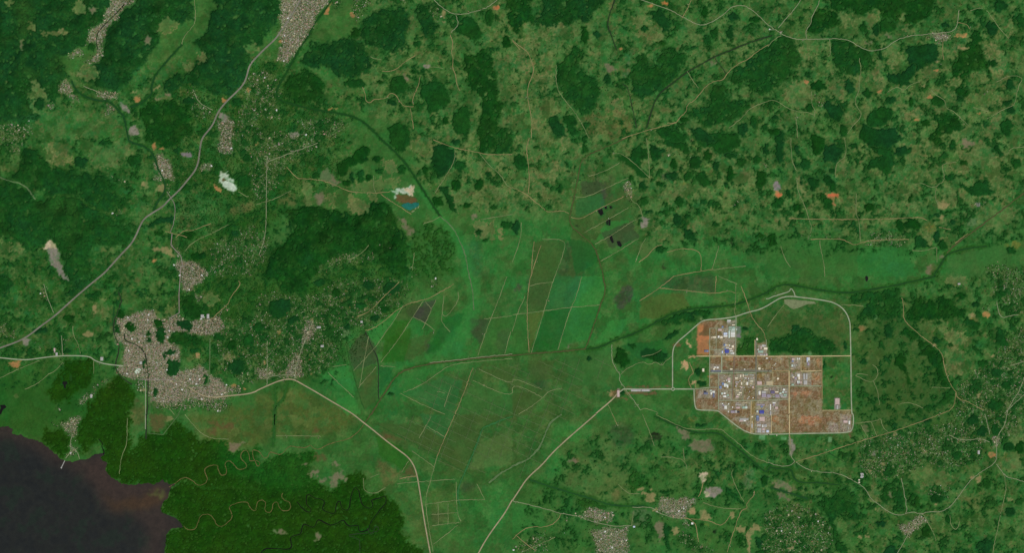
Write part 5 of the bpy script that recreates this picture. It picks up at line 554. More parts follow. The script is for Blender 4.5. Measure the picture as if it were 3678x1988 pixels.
# lake tones
lm = polymask(LAKE, 1.2); LAKEM = np.zeros((NY, NX), bool); LAKEM[lm[0]:lm[1], lm[2]:lm[3]] = lm[4]
WC = np.zeros((NY, NX, 3)); WC[:] = PAL['LK']; keep = COL; COL = WC
nw1 = fbm(70, 61, 2.4); nw2 = fbm(25, 62, 2.0)
lerp(sstep(nw1, .2, 1.5)*.5, PAL['LG']); lerp(sstep(-nw1, .2, 1.5)*.6, PAL['LK2'])
paint('LB', 'P03 -300 0 300 100 800 420 1100 350 1200 640 1750 640 1800 800 1660 1000 1900 1130 1660 1250 1640 1500 1400 1500 1500 1200 1300 1000 1050 980 900 700 700 560 500 480 300 330 100 260 -300 260', 12, amt=.75)
paint('LO', 'P03 1020 780 1150 880 1400 820 1640 760 1660 860 1500 940 1300 960 1150 980 1080 900', 6, 8, amt=.85)
paint('LB', 'P03 800 500 1080 460 1200 720 1500 740 1700 720 1400 800 1150 860 1000 760', 6, 8, amt=.8)
paint('OB', 'P03 1480 800 1600 780 1680 750 1640 820 1560 850', 2, 4, amt=.6)
WC = COL; COL = keep
WC[:] = np.clip(WC*(1+.05*nw2[..., None]), 0, 255)
shore = np.clip(blur(LAKEM.astype(float), 2), 0, 1)*(1-LAKEM)
lerp(shore*.5, PAL['FM'])
# islets that the lake outline leaves dry
# ------------------------------------------------------------------ terrain height
mtn = np.zeros((NY, NX))
for i in (0, 1, 2, 3, 5, 6, 8):
    mtn += (OWN == i+1)
mtn = np.clip(blur(mtn, 22), 0, 1)
rdg = 1-np.abs(fbm(95, 71, 2.7)); rdg2 = 1-np.abs(fbm(40, 72, 2.2))
H = mtn**1.5*np.clip(120+75*rdg+4*rdg2, 0, 400)
H += np.clip(mos, 0, 1)*9*np.clip(blur(n1, 6)+1, 0, 4) + br2*6*np.clip(blur(n1, 6)+1, 0, 4)
for nm, dens, amt, shp in TOWNS[:3]: pass
flat = np.clip(blur(LAKEM.astype(float), 14)*2, 0, 1)
H *= (1-flat)
bx = np.minimum(np.minimum(GX-X0, X1-GX), np.minimum(GY_-Y0, Y1-GY_))
H *= sstep(bx, 0, 60)
H = blur(H, 8)
H -= H[0, 0]; H[0, :] = 0; H[-1, :] = 0; H[:, 0] = 0; H[:, -1] = 0
HG = H-5.0*np.clip(blur(LAKEM.astype(float), 1.5)*2-.6, 0, 1)
def hz(dx, dy):
    u = np.clip((np.asarray(dx, float)-X0)/ST, 0, NX-1.001); v = np.clip((np.asarray(dy, float)-Y0)/ST, 0, NY-1.001)
    i = u.astype(int); j = v.astype(int); a = u-i; b = v-j
    return (H[j, i]*(1-a)+H[j, i+1]*a)*(1-b)+(H[j+1, i]*(1-a)+H[j+1, i+1]*a)*b
# ------------------------------------------------------------------ object helpers
COLL = SC.collection
AUTO = []      # (object, base label, (x, y)) - numbered from the left where several share a base
def tag(o, label, cat, group=None, kind=None):
    o['label'] = label; o['category'] = cat
    if group: o['group'] = group
    if kind: o['kind'] = kind
    return o
LM = [('the orange triangular field', 2092, 500), ('the upper hill town', 2362, 95), ('the crossroads town', 1955, 85), ('the orange soil plot', 1247, 20),
      ('the turquoise pond', 1030, 522), ('the lakeside city', 380, 900), ('the black burnt plots', 1525, 560), ('the industrial estate', 1960, 960), ('the olive reservoir', 2000, 765),
      ('the lower junction town', 2315, 1300), ('the motorway town', 740, 80), ('the white quarry', 572, 455), ('the grey quarry', 140, 660), ('the tan square field', 1592, 70),
      ('the grid village', 1510, 1300), ('the estate gate', 1555, 988), ('the mauve quarry', 560, 290), ('the farm road village', 2230, 600), ('the diagonal canal', 1760, 150), ('the lake', 150, 1250),
      ('the long olive hills', 1335, 220), ('the satellite town', 490, 690), ('the highway suburb', 745, 940), ('the right edge town', 2505, 1110)]
def where(x, y):
    d, (nm, lx, ly) = min(((x-l[1])**2+(y-l[2])**2, l) for l in LM)
    a = math.degrees(math.atan2(-(y-ly), x-lx)) % 360
    return ['right of', 'above and right of', 'above', 'above and left of', 'left of', 'below and left of', 'below', 'below and right of'][int((a+22.5)//45) % 8]+' '+nm
def add_mesh(name, verts, faces, mat, parent=None, col=None, smooth=False):
    me = bpy.data.meshes.new(name)
    verts = np.asarray(verts, np.float32); faces = np.asarray(faces, np.int32)
    me.vertices.add(len(verts)); me.vertices.foreach_set('co', verts.ravel())
    k = faces.shape[1]; n = len(faces)
    me.loops.add(n*k); me.loops.foreach_set('vertex_index', faces.ravel())
    me.polygons.add(n); me.polygons.foreach_set('loop_start', np.arange(0, n*k, k, dtype=np.int32))
    me.update(calc_edges=True)
    if smooth: me.shade_smooth()
    else: me.shade_flat()
    if col is not None:
        a = me.color_attributes.new('tone', 'FLOAT_COLOR', 'POINT')
        c = np.ones((len(verts), 4), np.float32); c[:, :3] = col
        a.data.foreach_set('color', c.ravel())
    me.materials.append(mat)
    o = bpy.data.objects.new(name, me); COLL.objects.link(o); o.parent = parent
    return o
# ------------------------------------------------------------------ materials (all procedural)
def mat_new(name):
    m = bpy.data.materials.new(name); m.use_nodes = True; t = m.node_tree; t.nodes.clear()
    o = t.nodes.new('ShaderNodeOutputMaterial'); b = t.nodes.new('ShaderNodeBsdfPrincipled')
    t.links.new(b.outputs[0], o.inputs[0]); b.inputs['Roughness'].default_value = .95
    b.inputs['Specular IOR Level'].default_value = .05
    return m, t, b
def noise(t, vec, scale, detail=4, rough=.6):
    n = t.nodes.new('ShaderNodeTexNoise'); n.inputs['Scale'].default_value = scale; n.inputs['Detail'].default_value = detail; n.inputs['Roughness'].default_value = rough
    t.links.new(vec, n.inputs['Vector']); return n
def ramp(t, src, lo, hi, a=.3, b=.7):
    r = t.nodes.new('ShaderNodeMapRange'); r.inputs[1].default_value = a; r.inputs[2].default_value = b; r.inputs[3].default_value = lo; r.inputs[4].default_value = hi
    t.links.new(src, r.inputs[0]); return r.outputs[0]
def math_(t, op, a, b):
    m = t.nodes.new('ShaderNodeMath'); m.operation = op
    for i, v in enumerate((a, b)):
        if isinstance(v, (int, float)): m.inputs[i].default_value = v
        else: t.links.new(v, m.inputs[i])
    return m.outputs[0]
def tinted(t, colsock, fac):
    m = t.nodes.new('ShaderNodeVectorMath'); m.operation = 'SCALE'
    t.links.new(colsock, m.inputs[0]); t.links.new(fac, m.inputs['Scale']); return m.outputs[0]
def mat_cover(name, s1, s2, a1, a2, rough=.95, spec=.05, hue=0.0, crown=0.0):
    m, t, b = mat_new(name)
    g = t.nodes.new('ShaderNodeNewGeometry'); at = t.nodes.new('ShaderNodeAttribute'); at.attribute_name = 'tone'
    f1 = ramp(t, noise(t, g.outputs['Position'], s1, 5).outputs[0], 1-a1, 1+a1)
    f2 = ramp(t, noise(t, g.outputs['Position'], s2, 3).outputs[0], 1-a2, 1+a2)
    f = math_(t, 'MULTIPLY', f1, f2)
    if crown:
        v = t.nodes.new('ShaderNodeTexVoronoi'); v.inputs['Scale'].default_value = crown; t.links.new(g.outputs['Position'], v.inputs['Vector'])
        f = math_(t, 'MULTIPLY', f, ramp(t, v.outputs['Distance'], 1.2, .7, 0, 1))
    c = tinted(t, at.outputs['Color'], f)
    if hue:
        hs = t.nodes.new('ShaderNodeHueSaturation'); t.links.new(c, hs.inputs['Color'])
        t.links.new(ramp(t, noise(t, g.outputs['Position'], s1*.4, 3).outputs[0], .5-hue, .5+hue), hs.inputs['Hue']); c = hs.outputs[0]
    t.links.new(c, b.inputs['Base Color']); b.inputs['Roughness'].default_value = rough; b.inputs['Specular IOR Level'].default_value = spec
    return m
M_GROUND = mat_cover('ground_cover', .0022, .012, .12, .07, hue=.012)
M_CANOPY = mat_cover('forest_canopy', .003, .03, .16, .10, hue=.012, crown=.055)
M_WATER = mat_cover('lake_water', .0006, .004, .05, .04, rough=.35, spec=.3)
M_TREES = mat_cover('tree_crowns', .01, .1, .15, .2)
M_STUFFH = mat_cover('house_roofs', .02, .3, .05, .08)
_mc = {}
def mat_tone(tone, kind='plain'):
    k = (tone, kind)
    if k in _mc: return _mc[k]
    m, t, b = mat_new(kind+'_'+tone.lower())
    g = t.nodes.new('ShaderNodeNewGeometry')
    rgb = t.nodes.new('ShaderNodeRGB'); rgb.outputs[0].default_value = alb(tone)
    if kind == 'water': f = ramp(t, noise(t, g.outputs['Position'], .012, 5, .7).outputs[0], .7, 1.3); b.inputs['Roughness'].default_value = .6; b.inputs['Specular IOR Level'].default_value = .12
    elif kind == 'silt': f = ramp(t, noise(t, g.outputs['Position'], .018, 6, .8).outputs[0], .35, 1.9); b.inputs['Roughness'].default_value = .6
    elif kind == 'road': f = math_(t, 'MULTIPLY', ramp(t, noise(t, g.outputs['Position'], .004, 5, .7).outputs[0], .72, 1.2), ramp(t, noise(t, g.outputs['Position'], .05, 3).outputs[0], .85, 1.12))
    elif kind == 'roof': f = math_(t, 'MULTIPLY', ramp(t, noise(t, g.outputs['Position'], .02, 4).outputs[0], .85, 1.1), ramp(t, noise(t, g.outputs['Position'], .3, 2).outputs[0], .93, 1.05)); b.inputs['Roughness'].default_value = .6
    else: f = ramp(t, noise(t, g.outputs['Position'], .05, 4).outputs[0], .85, 1.15)
    t.links.new(tinted(t, rgb.outputs[0], f), b.inputs['Base Color'])
    _mc[k] = m; return m
# ------------------------------------------------------------------ ways: rivers, roads, streets
def chaikin(p, n):
    for _ in range(n):
        q = [p[0]]
        for a, b in zip(p[:-1], p[1:]):
            q += [(a[0]*.75+b[0]*.25, a[1]*.75+b[1]*.25), (a[0]*.25+b[0]*.75, a[1]*.25+b[1]*.75)]
        q.append(p[-1]); p = q
    return p
ROADM = np.zeros((NY, NX), bool)
def stamp(x, y, r):
    i0 = max(0, int((x-r-X0)/ST)); i1 = min(NX, int((x+r-X0)/ST)+2); j0 = max(0, int((y-r-Y0)/ST)); j1 = min(NY, int((y+r-Y0)/ST)+2)
    if i1 > i0 and j1 > j0:
        ROADM[j0:j1, i0:i1] |= ((GX[j0:j1, i0:i1]-x)**2+(GY_[j0:j1, i0:i1]-y)**2) < r*r
WATERK = {'river', 'canal', 'creek', 'stream'}
nway = 0; ROADPTS = []
def make_way(kind, width, tone, label, spec):
    global nway
    nway += 1
    z0 = (1.0 if kind in WATERK else 2.2)+nway*.012
    V = []; F = []; rr = random.Random(nway)
    for sub in spec.split('|'):
        p = path(sub)
        if len(p) < 2: continue
        if kind not in ('street', 'avenue'): p = chaikin(p, 2)
        q = []
        for a, b in zip(p[:-1], p[1:]):
            L = math.hypot(b[0]-a[0], b[1]-a[1]); n = max(1, int(L/3.5))
            if L < 1e-6: continue
            q += [(a[0]+(b[0]-a[0])*i/n, a[1]+(b[1]-a[1])*i/n) for i in range(n)]
        q.append(p[-1]); q = np.array(q)
        if kind not in ('street', 'avenue', 'motorway', 'highway', 'ring_road'):      # hand-made roads and natural banks are never dead straight
            ii = np.clip(((q[:, 0]-X0)/ST).astype(int), 0, NX-1); jj = np.clip(((q[:, 1]-Y0)/ST).astype(int), 0, NY-1)
            q[:, 0] += nE[jj, ii]*.45; q[:, 1] += nG[jj, ii]*.45
        t = np.gradient(q, axis=0); t /= np.maximum(np.hypot(t[:, 0], t[:, 1])[:, None], 1e-6)
        width = width*(.8 if kind in ('motorway', 'ring_road') else 1.0); ww = width/U/2*np.array([1+(.25*math.sin(i*.37+nway)+.2*(rr.random()-.5))*(kind in WATERK or 'dirt' in kind or kind == 'track') for i in range(len(q))])
        l = q+np.stack([-t[:, 1], t[:, 0]], 1)*ww[:, None]; r = q-np.stack([-t[:, 1], t[:, 0]], 1)*ww[:, None]
        base = len(V); hl, hr = hz(l[:, 0], l[:, 1]), hz(r[:, 0], r[:, 1])
        for i in range(len(q)):
            V.append((wx(l[i, 0]), wy(l[i, 1]), hl[i]+z0)); V.append((wx(r[i, 0]), wy(r[i, 1]), hr[i]+z0))
            if i: k = base+2*i; F.append((k-2, k-1, k+1, k))
            stamp(q[i, 0], q[i, 1], width/U/2+1.1)
        if kind not in WATERK: ROADPTS.extend([(x, y, kind) for x, y in q[::2]])
    if not F: return
    mk = 'road' if kind not in WATERK else ('silt' if tone in ('RB', 'BR2', 'BK', 'ME') else 'water')
    o = add_mesh(kind, V, F, mat_tone(tone, mk), smooth=True)
    if o.data.polygons[0].normal.z < 0: o.data.flip_normals()
    xs = [v[0] for v in V]; ys = [v[1] for v in V]
    cx, cy = sum(xs)/len(xs)/U+1288, 697-sum(ys)/len(ys)/U
    tag(o, label or '', {'ring_road': 'road', 'dirt_road': 'dirt road'}.get(kind, kind), kind='structure')
    if not label:
        b = {'track': 'faint pale farm track', 'dirt_road': 'tan dirt road', 'road': 'pale grey country road', 'street': 'straight estate street', 'avenue': 'broad estate avenue', 'drain': 'faint pale drain line'}[kind]
        AUTO.append((o, b+' '+where(cx, cy), (cx, cy)))
    return o
T_W = {'dirt_road': (13, 'DT'), 'track': (12, 'TK'), 'road': (13, 'GY2')}
PAL['TK'] = (124, 134, 88); PAL['DT'] = (146, 130, 88); PAL['GY2'] = (140, 144, 110)
for k, w_, tn, lb, sp in WAYS: make_way(k, w_, tn, lb, sp)
for (k, w_, tn), sp in MORE:
    for one in sp.split('|'): make_way(k, T_W[k][0], T_W[k][1], None, one)
for k, w_, tn, sp in PARK: make_way(k, w_, tn, None, sp)
# drains dividing the southern plain into long strips
REG = path('D 1200 925 1380 905 1540 900 1550 960 1430 1110 1340 1190 1200 1260 1130 1180 1010 1110 960 1040 1010 960')
def inreg(x, y):
    c = False
    for (xa, ya), (xb, yb) in zip(REG, REG[1:]+REG[:1]):
        if (ya > y) != (yb > y) and x < (xb-xa)*(y-ya)/(yb-ya)+xa: c = not c
    return c
PAL['DR'] = (92, 112, 70)
for (dx_, dy_), step, n_, wd in (((.91, .42), 21, 22, 8), ((-.34, .94), 34, 18, 7)):
    nx_, ny_ = -dy_, dx_
    for q in range(-n_, n_):
        ox_, oy_ = 1260+nx_*q*step*(1+.03*math.sin(q*2.3)), 1050+ny_*q*step
        run = []
        runs = []
        for t_ in range(-90, 91):
            x_, y_ = ox_+dx_*t_*6+4*math.sin(t_*.05+q), oy_+dy_*t_*6
            if inreg(x_, y_) and (V1[min(NY-1, max(0, int((y_-Y0)/ST))), min(NX-1, max(0, int((x_-X0)/ST)))] > .22): run.append((x_, y_))
            elif run: runs.append(run); run = []
        for run in runs:
            if len(run) > 9: make_way('drain', wd, 'DR', None, 'D '+' '.join(f'{a:.1f} {b:.1f}' for a, b in run))
# roundabout at the end of the gate avenue
V = []; F = []; cx, cy = path('22 1616 1137')[0]
for i in range(32):
    a = 2*math.pi*i/32
    for r in (2.4, 4.6): V.append((wx(cx+r*math.cos(a)), wy(cy+r*math.sin(a)), hz(cx, cy)+6.5))
    F.append((2*i, 2*i+1, (2*i+3) % 64, (2*i+2) % 64))
o = add_mesh('roundabout', V, F, mat_tone('GL', 'road'))
if o.data.polygons[0].normal.z < 0: o.data.flip_normals()
tag(o, 'ring-shaped pale roundabout where the gate avenue meets the ring road', 'roundabout', kind='structure')
# ------------------------------------------------------------------ ground, lake and the land beyond
def grid_obj(name, mask, Z, col, mat, smooth=True):
    fq = mask[:-1, :-1] & mask[1:, :-1] & mask[:-1, 1:] & mask[1:, 1:]
    jj, ii = np.nonzero(fq)
    if len(jj) == 0: return None
    used = np.zeros(mask.shape, bool)
    for a in (0, 1):
        for b in (0, 1): used[jj+a, ii+b] = True
    idx = -np.ones(mask.shape, np.int64); uj, ui = np.nonzero(used); idx[uj, ui] = np.arange(len(uj))
    V = np.stack([wx(gx[ui]), wy(gy[uj]), Z[uj, ui]], 1)
    F = np.stack([idx[jj+1, ii], idx[jj+1, ii+1], idx[jj, ii+1], idx[jj, ii]], 1)
    return add_mesh(name, V, F, mat, col=s2l(np.clip(col[uj, ui], 0, 255))/ILLUM, smooth=smooth), used
full = np.ones((NY, NX), bool)
COLG = COL.copy()
rs = np.random.RandomState(5)
COLG *= (1+.018*rs.randn(NY, NX)+.03*fbm(10, 81, 1.1))[..., None]
g, _ = grid_obj('ground', full, HG, COLG, M_GROUND)
tag(g, 'green plain, hill pastures, fields and bare soil seen from high above', 'ground', kind='structure')
lk, _ = grid_obj('lake_water', blur(LAKEM.astype(float), 2) > .02, np.full((NY, NX), -.6), WC, M_WATER)
tag(lk, 'dark brown lake filling the bottom left corner, with a silt plume', 'lake', kind='structure')
E = 300000.0; x0, x1, y0, y1 = wx(X0), wx(gx[-1]), wy(gy[-1]), wy(Y0)
V = [(-E,-E,0),(x0,-E,0),(x1,-E,0),(E,-E,0),(-E,y0,0),(x0,y0,0),(x1,y0,0),(E,y0,0),(-E,y1,0),(x0,y1,0),(x1,y1,0),(E,y1,0),(-E,E,0),(x0,E,0),(x1,E,0),(E,E,0)]
F = [(4*j+i, 4*j+i+1, 4*j+i+5, 4*j+i+4) for j in range(3) for i in range(3) if not (i == 1 and j == 1)]
tag(add_mesh('ground', V, F, M_GROUND, col=s2l(PAL['G'])/ILLUM), 'open green country beyond the mapped land', 'ground', kind='structure')
# ponds
def pond(name, spec, tone, label):
    p = shapes(spec)[0]; z = float(hz([q[0] for q in p], [q[1] for q in p]).max())+1.6
    n = len(p); me = bpy.data.meshes.new(name); me.from_pydata([(wx(a), wy(b), z) for a, b in p], [], [list(range(n))])
    if me.polygons[0].normal.z < 0: me.flip_normals()
    me.materials.append(mat_tone(tone, 'water')); o = bpy.data.objects.new(name, me); COLL.objects.link(o)
    for a, b in p: stamp(a, b, 2.5)
    return tag(o, label, 'pond', kind='structure')
for sp in ('860 712 884 716 908 776 884 778 862 740', '888 716 906 712 918 768 900 770', '928 688 950 686 952 712 932 716', '978 688 1000 686 990 712 980 706', '944 822 962 820 962 880 948 870', '966 820 988 822 988 880 968 884', '976 976 1000 976 1022 1050 1004 1060 984 1022', '1050 1042 1078 1036 1104 1082 1092 1100 1062 1082'):
    o = pond('fish_pond', 'P21 '+sp, 'BK', ''); p_ = shapes('P21 '+sp)[0]; AUTO.append((o, 'narrow black fish pond among the marsh plots', (p_[0][0], p_[0][1])))
for sp, lb in (('P02 632 1062 672 1060 680 1084 660 1096 664 1128 646 1128 640 1096 626 1082', 'black irregular pond in the marsh west of the city'), ('P32 984 4 1004 0 1010 30 996 54 984 44', 'small black pond in the pasture above the ring road'), ('P02 0 1298 50 1296 66 1320 30 1345 10 1392 -30 1392 10 1330', 'black lagoon inlet at the left edge above the lake')):
    pond('pond', sp, 'BK', lb)
pond('quarry_pond', 'P11 1458 680 1490 660 1530 650 1560 662 1600 648 1640 655 1632 685 1600 705 1575 712 1550 730 1520 722 1490 705', 'TQ', 'turquoise quarry pond below the pale sand bank')
pond('reservoir', 'P32 165 238 200 232 300 240 400 250 470 258 485 278 400 282 350 302 300 322 255 332 225 318 195 292 168 280', 'RV', 'olive green wedge-shaped reservoir beside the ring road')
pond('pond', 'P01 2260 430 2300 440 2350 460 2372 500 2350 540 2300 500 2260 480 2240 470', 'MI', 'milky green settling pond in the white quarry')
pond('pond', 'P32 70 10 80 10', 'MI', '') if False else None
pond('pond', 'P02 1370 940 1400 925 1420 940 1400 975 1370 985 1352 965', 'MI', 'pale grey pond in the western part of the lakeside city')
# ------------------------------------------------------------------ forests and groves
rz = np.random.RandomState(9)
crown = rz.rand(NY, NX)*1.6+.4*fbm(6, 91, .8)+14
CC = COL*(1+.03*rz.randn(NY, NX)+.07*fbm(26, 92, 1.5))[..., None]
openr = ~ROADM
for i, (tone, name, label, extra) in enumerate(WL):
    ys_, xs_ = np.nonzero(OWN == i+1)
    if len(ys_) < 6: continue
    j0, j1, i0, i1 = max(0, ys_.min()-2), min(NY, ys_.max()+3), max(0, xs_.min()-2), min(NX, xs_.max()+3)
    m = np.zeros((NY, NX), bool)
    m[j0:j1, i0:i1] = (OWN[j0:j1, i0:i1] == i+1) & openr[j0:j1, i0:i1] & ~LAKEM[j0:j1, i0:i1]
    if name == 'grove':
        e = m.copy(); e[:-1, :-1] = m[:-1, :-1] & m[1:, :-1] & m[:-1, 1:] & m[1:, 1:]      # whole cells only
        e = largest(e[j0:j1, i0:i1]); mm = np.zeros((NY, NX), bool); jj_, ii_ = np.nonzero(e)
        for a in (0, 1):
            for b in (0, 1): mm[j0+jj_+a, i0+ii_+b] = True
        m = mm & m
    inn = m.copy(); inn[1:-1, 1:-1] &= m[:-2, 1:-1] & m[2:, 1:-1] & m[1:-1, :-2] & m[1:-1, 2:]
    Z = np.where(inn, H+(9+(crown-14)*.5 if name == 'mangrove_forest' else crown), H+1.0)
    r = grid_obj(name, m, Z, CC, M_CANOPY, smooth=False)
    if r is None: continue
    o = r[0]; cx, cy = float(gx[xs_].mean()), float(gy[ys_].mean())
    if name == 'grove':
        w1, h1 = np.ptp(gx[xs_])+2, np.ptp(gy[ys_])+2; A = len(xs_)*4
        sz = 'small' if A < 450 else ('large' if A > 1500 else 'mid-sized')
        shp = 'upright' if h1 > 1.45*w1 else ('wide' if w1 > 1.45*h1 else 'rounded')
        tag(o, '', 'grove', group='dark groves among the pastures')
        AUTO.append((o, f'{sz} {shp} dark grove {where(cx, cy)}', (cx, cy)))
    else:
        tag(o, label, 'forest' if 'forest' in name else 'woodland', kind='stuff')
# ------------------------------------------------------------------ houses: the 300 largest as objects, the rest one mass
rh = np.random.RandomState(21)
HT = [('MV2', (150,134,124)), ('HG', (154,148,128)), ('HC', (176,168,134)), ('HP', (168,138,118)), ('HW', (208,208,196)), ('HB', (110,102,86)), ('HR', (140,98,70))]
for k, c in HT: PAL[k] = c
tones = np.array([c for _, c in HT], float); pw = np.array([.27, .27, .14, .12, .02, .14, .04])
free = ~ROADM & ~LAKEM & (OWN == 0)
HX = []; HY = []
for (nm, dens, amt, shp), m in zip(TOWNS, TM):
    jj, ii = np.nonzero(m & free)
    n = rh.poisson(dens*.7*np.clip(blur(m.astype(float), 7)[jj, ii]*1.7-.4, .12, 1)) if dens > .5 else (rh.rand(len(jj)) < dens*.55).astype(int)
    if .5 < dens: n = n*(grain2[jj, ii] < 1.35)
    if dens <= .5: n = (rh.rand(len(jj)) < (.09+.62*LANE[jj, ii])*(.55+dens)*(.45+.9*sstep(q3[jj, ii], -.3, .6))).astype(int)
    jj = np.repeat(jj, n); ii = np.repeat(ii, n)
    HX += list(gx[ii]+rh.uniform(-1, 1, len(ii))); HY += list(gy[jj]+rh.uniform(-1, 1, len(jj)))
# houses strung along the country roads
inz = lambda x, y: (x > 0) and (x < 2576)
for x, y, kind in ROADPTS:
    if rh.rand() < {'road': .08, 'dirt_road': .08, 'track': .018}.get(kind, 0) and inz(x, y):
        for _ in range(rh.randint(1, 4)):
            HX.append(x+rh.normal(0, 3)); HY.append(y+rh.normal(0, 3))
HX = np.array(HX); HY = np.array(HY); N = len(HX)
ii = np.clip(np.rint((HX-X0)/ST).astype(int), 0, NX-1); jj = np.clip(np.rint((HY-Y0)/ST).astype(int), 0, NY-1)
ok = (~ROADM[jj, ii]) & (~LAKEM[jj, ii]) & (OWN[jj, ii] == 0); HX = HX[ok]; HY = HY[ok]; N = len(HX)
def houses_mesh(X, Y, L, W, Hh, ang, colr, name):
    n = len(X); z = hz(X, Y)-.5
    lx = np.stack([-L, L, L, -L, -L, L, L, -L, -L, L], 1)*.5; ly = np.stack([-W, -W, W, W, -W, -W, W, W, W*0, W*0], 1)*.5
    lz = np.stack([Hh*0]*4+[Hh]*4+[Hh*1.35]*2, 1)
    c, s = np.cos(ang)[:, None], np.sin(ang)[:, None]
    V = np.stack([wx(X)[:, None]+lx*c-ly*s, wy(Y)[:, None]+lx*s+ly*c, z[:, None]+lz], 2).reshape(-1, 3)
    fq = np.array([[0,1,5,4],[2,3,7,6],[1,2,6,5],[3,0,4,7],[4,5,9,8],[6,7,8,9],[5,6,9,9],[7,4,8,8]])
    b = np.arange(n)*10
    q = (fq[:6][None]+b[:, None, None]).reshape(-1, 4)
    t3 = (np.array([[5,6,9],[7,4,8]])[None]+b[:, None, None]).reshape(-1, 3)
    me = bpy.data.meshes.new(name)
    me.vertices.add(len(V)); me.vertices.foreach_set('co', V.astype(np.float32).ravel())
    vi = np.concatenate([q.ravel(), t3.ravel()]).astype(np.int32)
    ls = np.concatenate([np.arange(len(q))*4, len(q)*4+np.arange(len(t3))*3]).astype(np.int32)
    me.loops.add(len(vi)); me.loops.foreach_set('vertex_index', vi); me.polygons.add(len(ls)); me.polygons.foreach_set('loop_start', ls)
    me.update(calc_edges=True); me.shade_flat()
    a = me.color_attributes.new('tone', 'FLOAT_COLOR', 'POINT'); cc = np.ones((len(V), 4), np.float32)
    cc[:, :3] = np.repeat(s2l(colr)/ILLUM, 10, axis=0); a.data.foreach_set('color', cc.ravel())
    me.materials.append(M_STUFFH)
    o = bpy.data.objects.new(name, me); COLL.objects.link(o); return o
print('houses', N)
L = rh.uniform(12, 20, N); W_ = L*rh.uniform(.6, .95, N); Hh = rh.uniform(3, 6.5, N); ang = rh.uniform(0, math.pi, N)
cc = tones[rh.choice(len(tones), N, p=pw/pw.sum())]*rh.uniform(.72, 1.1, (N, 1))
tag(houses_mesh(HX, HY, L, W_, Hh, ang, np.clip(cc, 0, 245), 'small_houses'), 'thousands of tiny pale roofs of houses in the towns and along the roads', 'houses', group='houses of the towns', kind='stuff')
TW = {'MV2': 'mauve grey', 'HG': 'grey', 'HC': 'cream', 'HP': 'pinkish', 'HW': 'white', 'HB': 'dark grey', 'HR': 'rust red'}
protos = {}
def house_proto(tone, s):
    """one larger building: walls with a plinth, pitched roof with eaves, a lean-to"""
    k = (tone, s)
    if k in protos: return protos[k]
    l, w, h = (46, 24, 7) if s else (34, 22, 6)
    V = []; F = []; M = []
    def bx(x0, y0, z0, x1, y1, z1, m, top=True):
        b = len(V); V.extend([(x0,y0,z0),(x1,y0,z0),(x1,y1,z0),(x0,y1,z0),(x0,y0,z1),(x1,y0,z1),(x1,y1,z1),(x0,y1,z1)])
        for f in ((0,1,5,4),(1,2,6,5),(2,3,7,6),(3,0,4,7)): F.append([b+i for i in f]); M.append(m)
        if top: F.append([b+4, b+5, b+6, b+7]); M.append(1)
    bx(-l/2, -w/2, 0, l/2, w/2, h, 0, False)
    b = len(V); e = 1.2; V.extend([(-l/2-e,-w/2-e,h),(l/2+e,-w/2-e,h),(l/2+e,w/2+e,h),(-l/2-e,w/2+e,h),(-l/2-e,0,h+w*.16),(l/2+e,0,h+w*.16)])
    for f in ((0,1,5,4),(2,3,4,5),(1,2,5),(3,0,4)): F.append([b+i for i in f]); M.append(1)
    bx(-l*.2, w/2+.02, 0, l*.25, w/2+9, h*.6, 0)
    me = bpy.data.meshes.new('town_building'); me.from_pydata(V, [], F)
    me.materials.append(mat_tone('HG', 'wall')); me.materials.append(mat_tone(tone, 'roof'))
    me.polygons.foreach_set('material_index', M); me.shade_flat(); protos[k] = me; return me
cnt = 0
dsel = [(i, T) for i, T in enumerate(TOWNS) if T[1] > .3]
areas = np.array([(TM[i] & free).sum()*T[1] for i, T in dsel], float); quota = np.maximum(2, np.rint(areas/areas.sum()*262)).astype(int)
BLD = []
for (i, T), qn in zip(dsel, quota):
    jj, ii = np.nonzero(TM[i] & free & (GX > 4) & (GX < 2572) & (GY_ > 4) & (GY_ < 1390))
    if len(jj) == 0: continue
    for _ in range(int(qn)):
        if cnt >= 298: break
        for tr in range(40):
            k = rh.randint(len(jj)); x, y = gx[ii[k]], gy[jj[k]]
            if all((x-a)**2+(y-b)**2 > 30 for a, b in BLD): break
        BLD.append((x, y)); tn = ['HC', 'HW', 'HG', 'HP', 'MV2'][rh.choice(5, p=[.26, .14, .28, .18, .14])]; s = rh.randint(2)
        o = bpy.data.objects.new('town_building', house_proto(tn, s)); COLL.objects.link(o)
        o.location = (wx(x), wy(y), float(hz(x, y))-.3); o.rotation_euler = (0, 0, rh.uniform(0, math.pi))
        lb = f"{'long' if s else 'short'} {TW[tn]} building in {T[0]}"
        tag(o, '', 'building', group='larger buildings of the towns'); AUTO.append((o, lb, (x, y))); cnt += 1
print('town buildings', cnt)
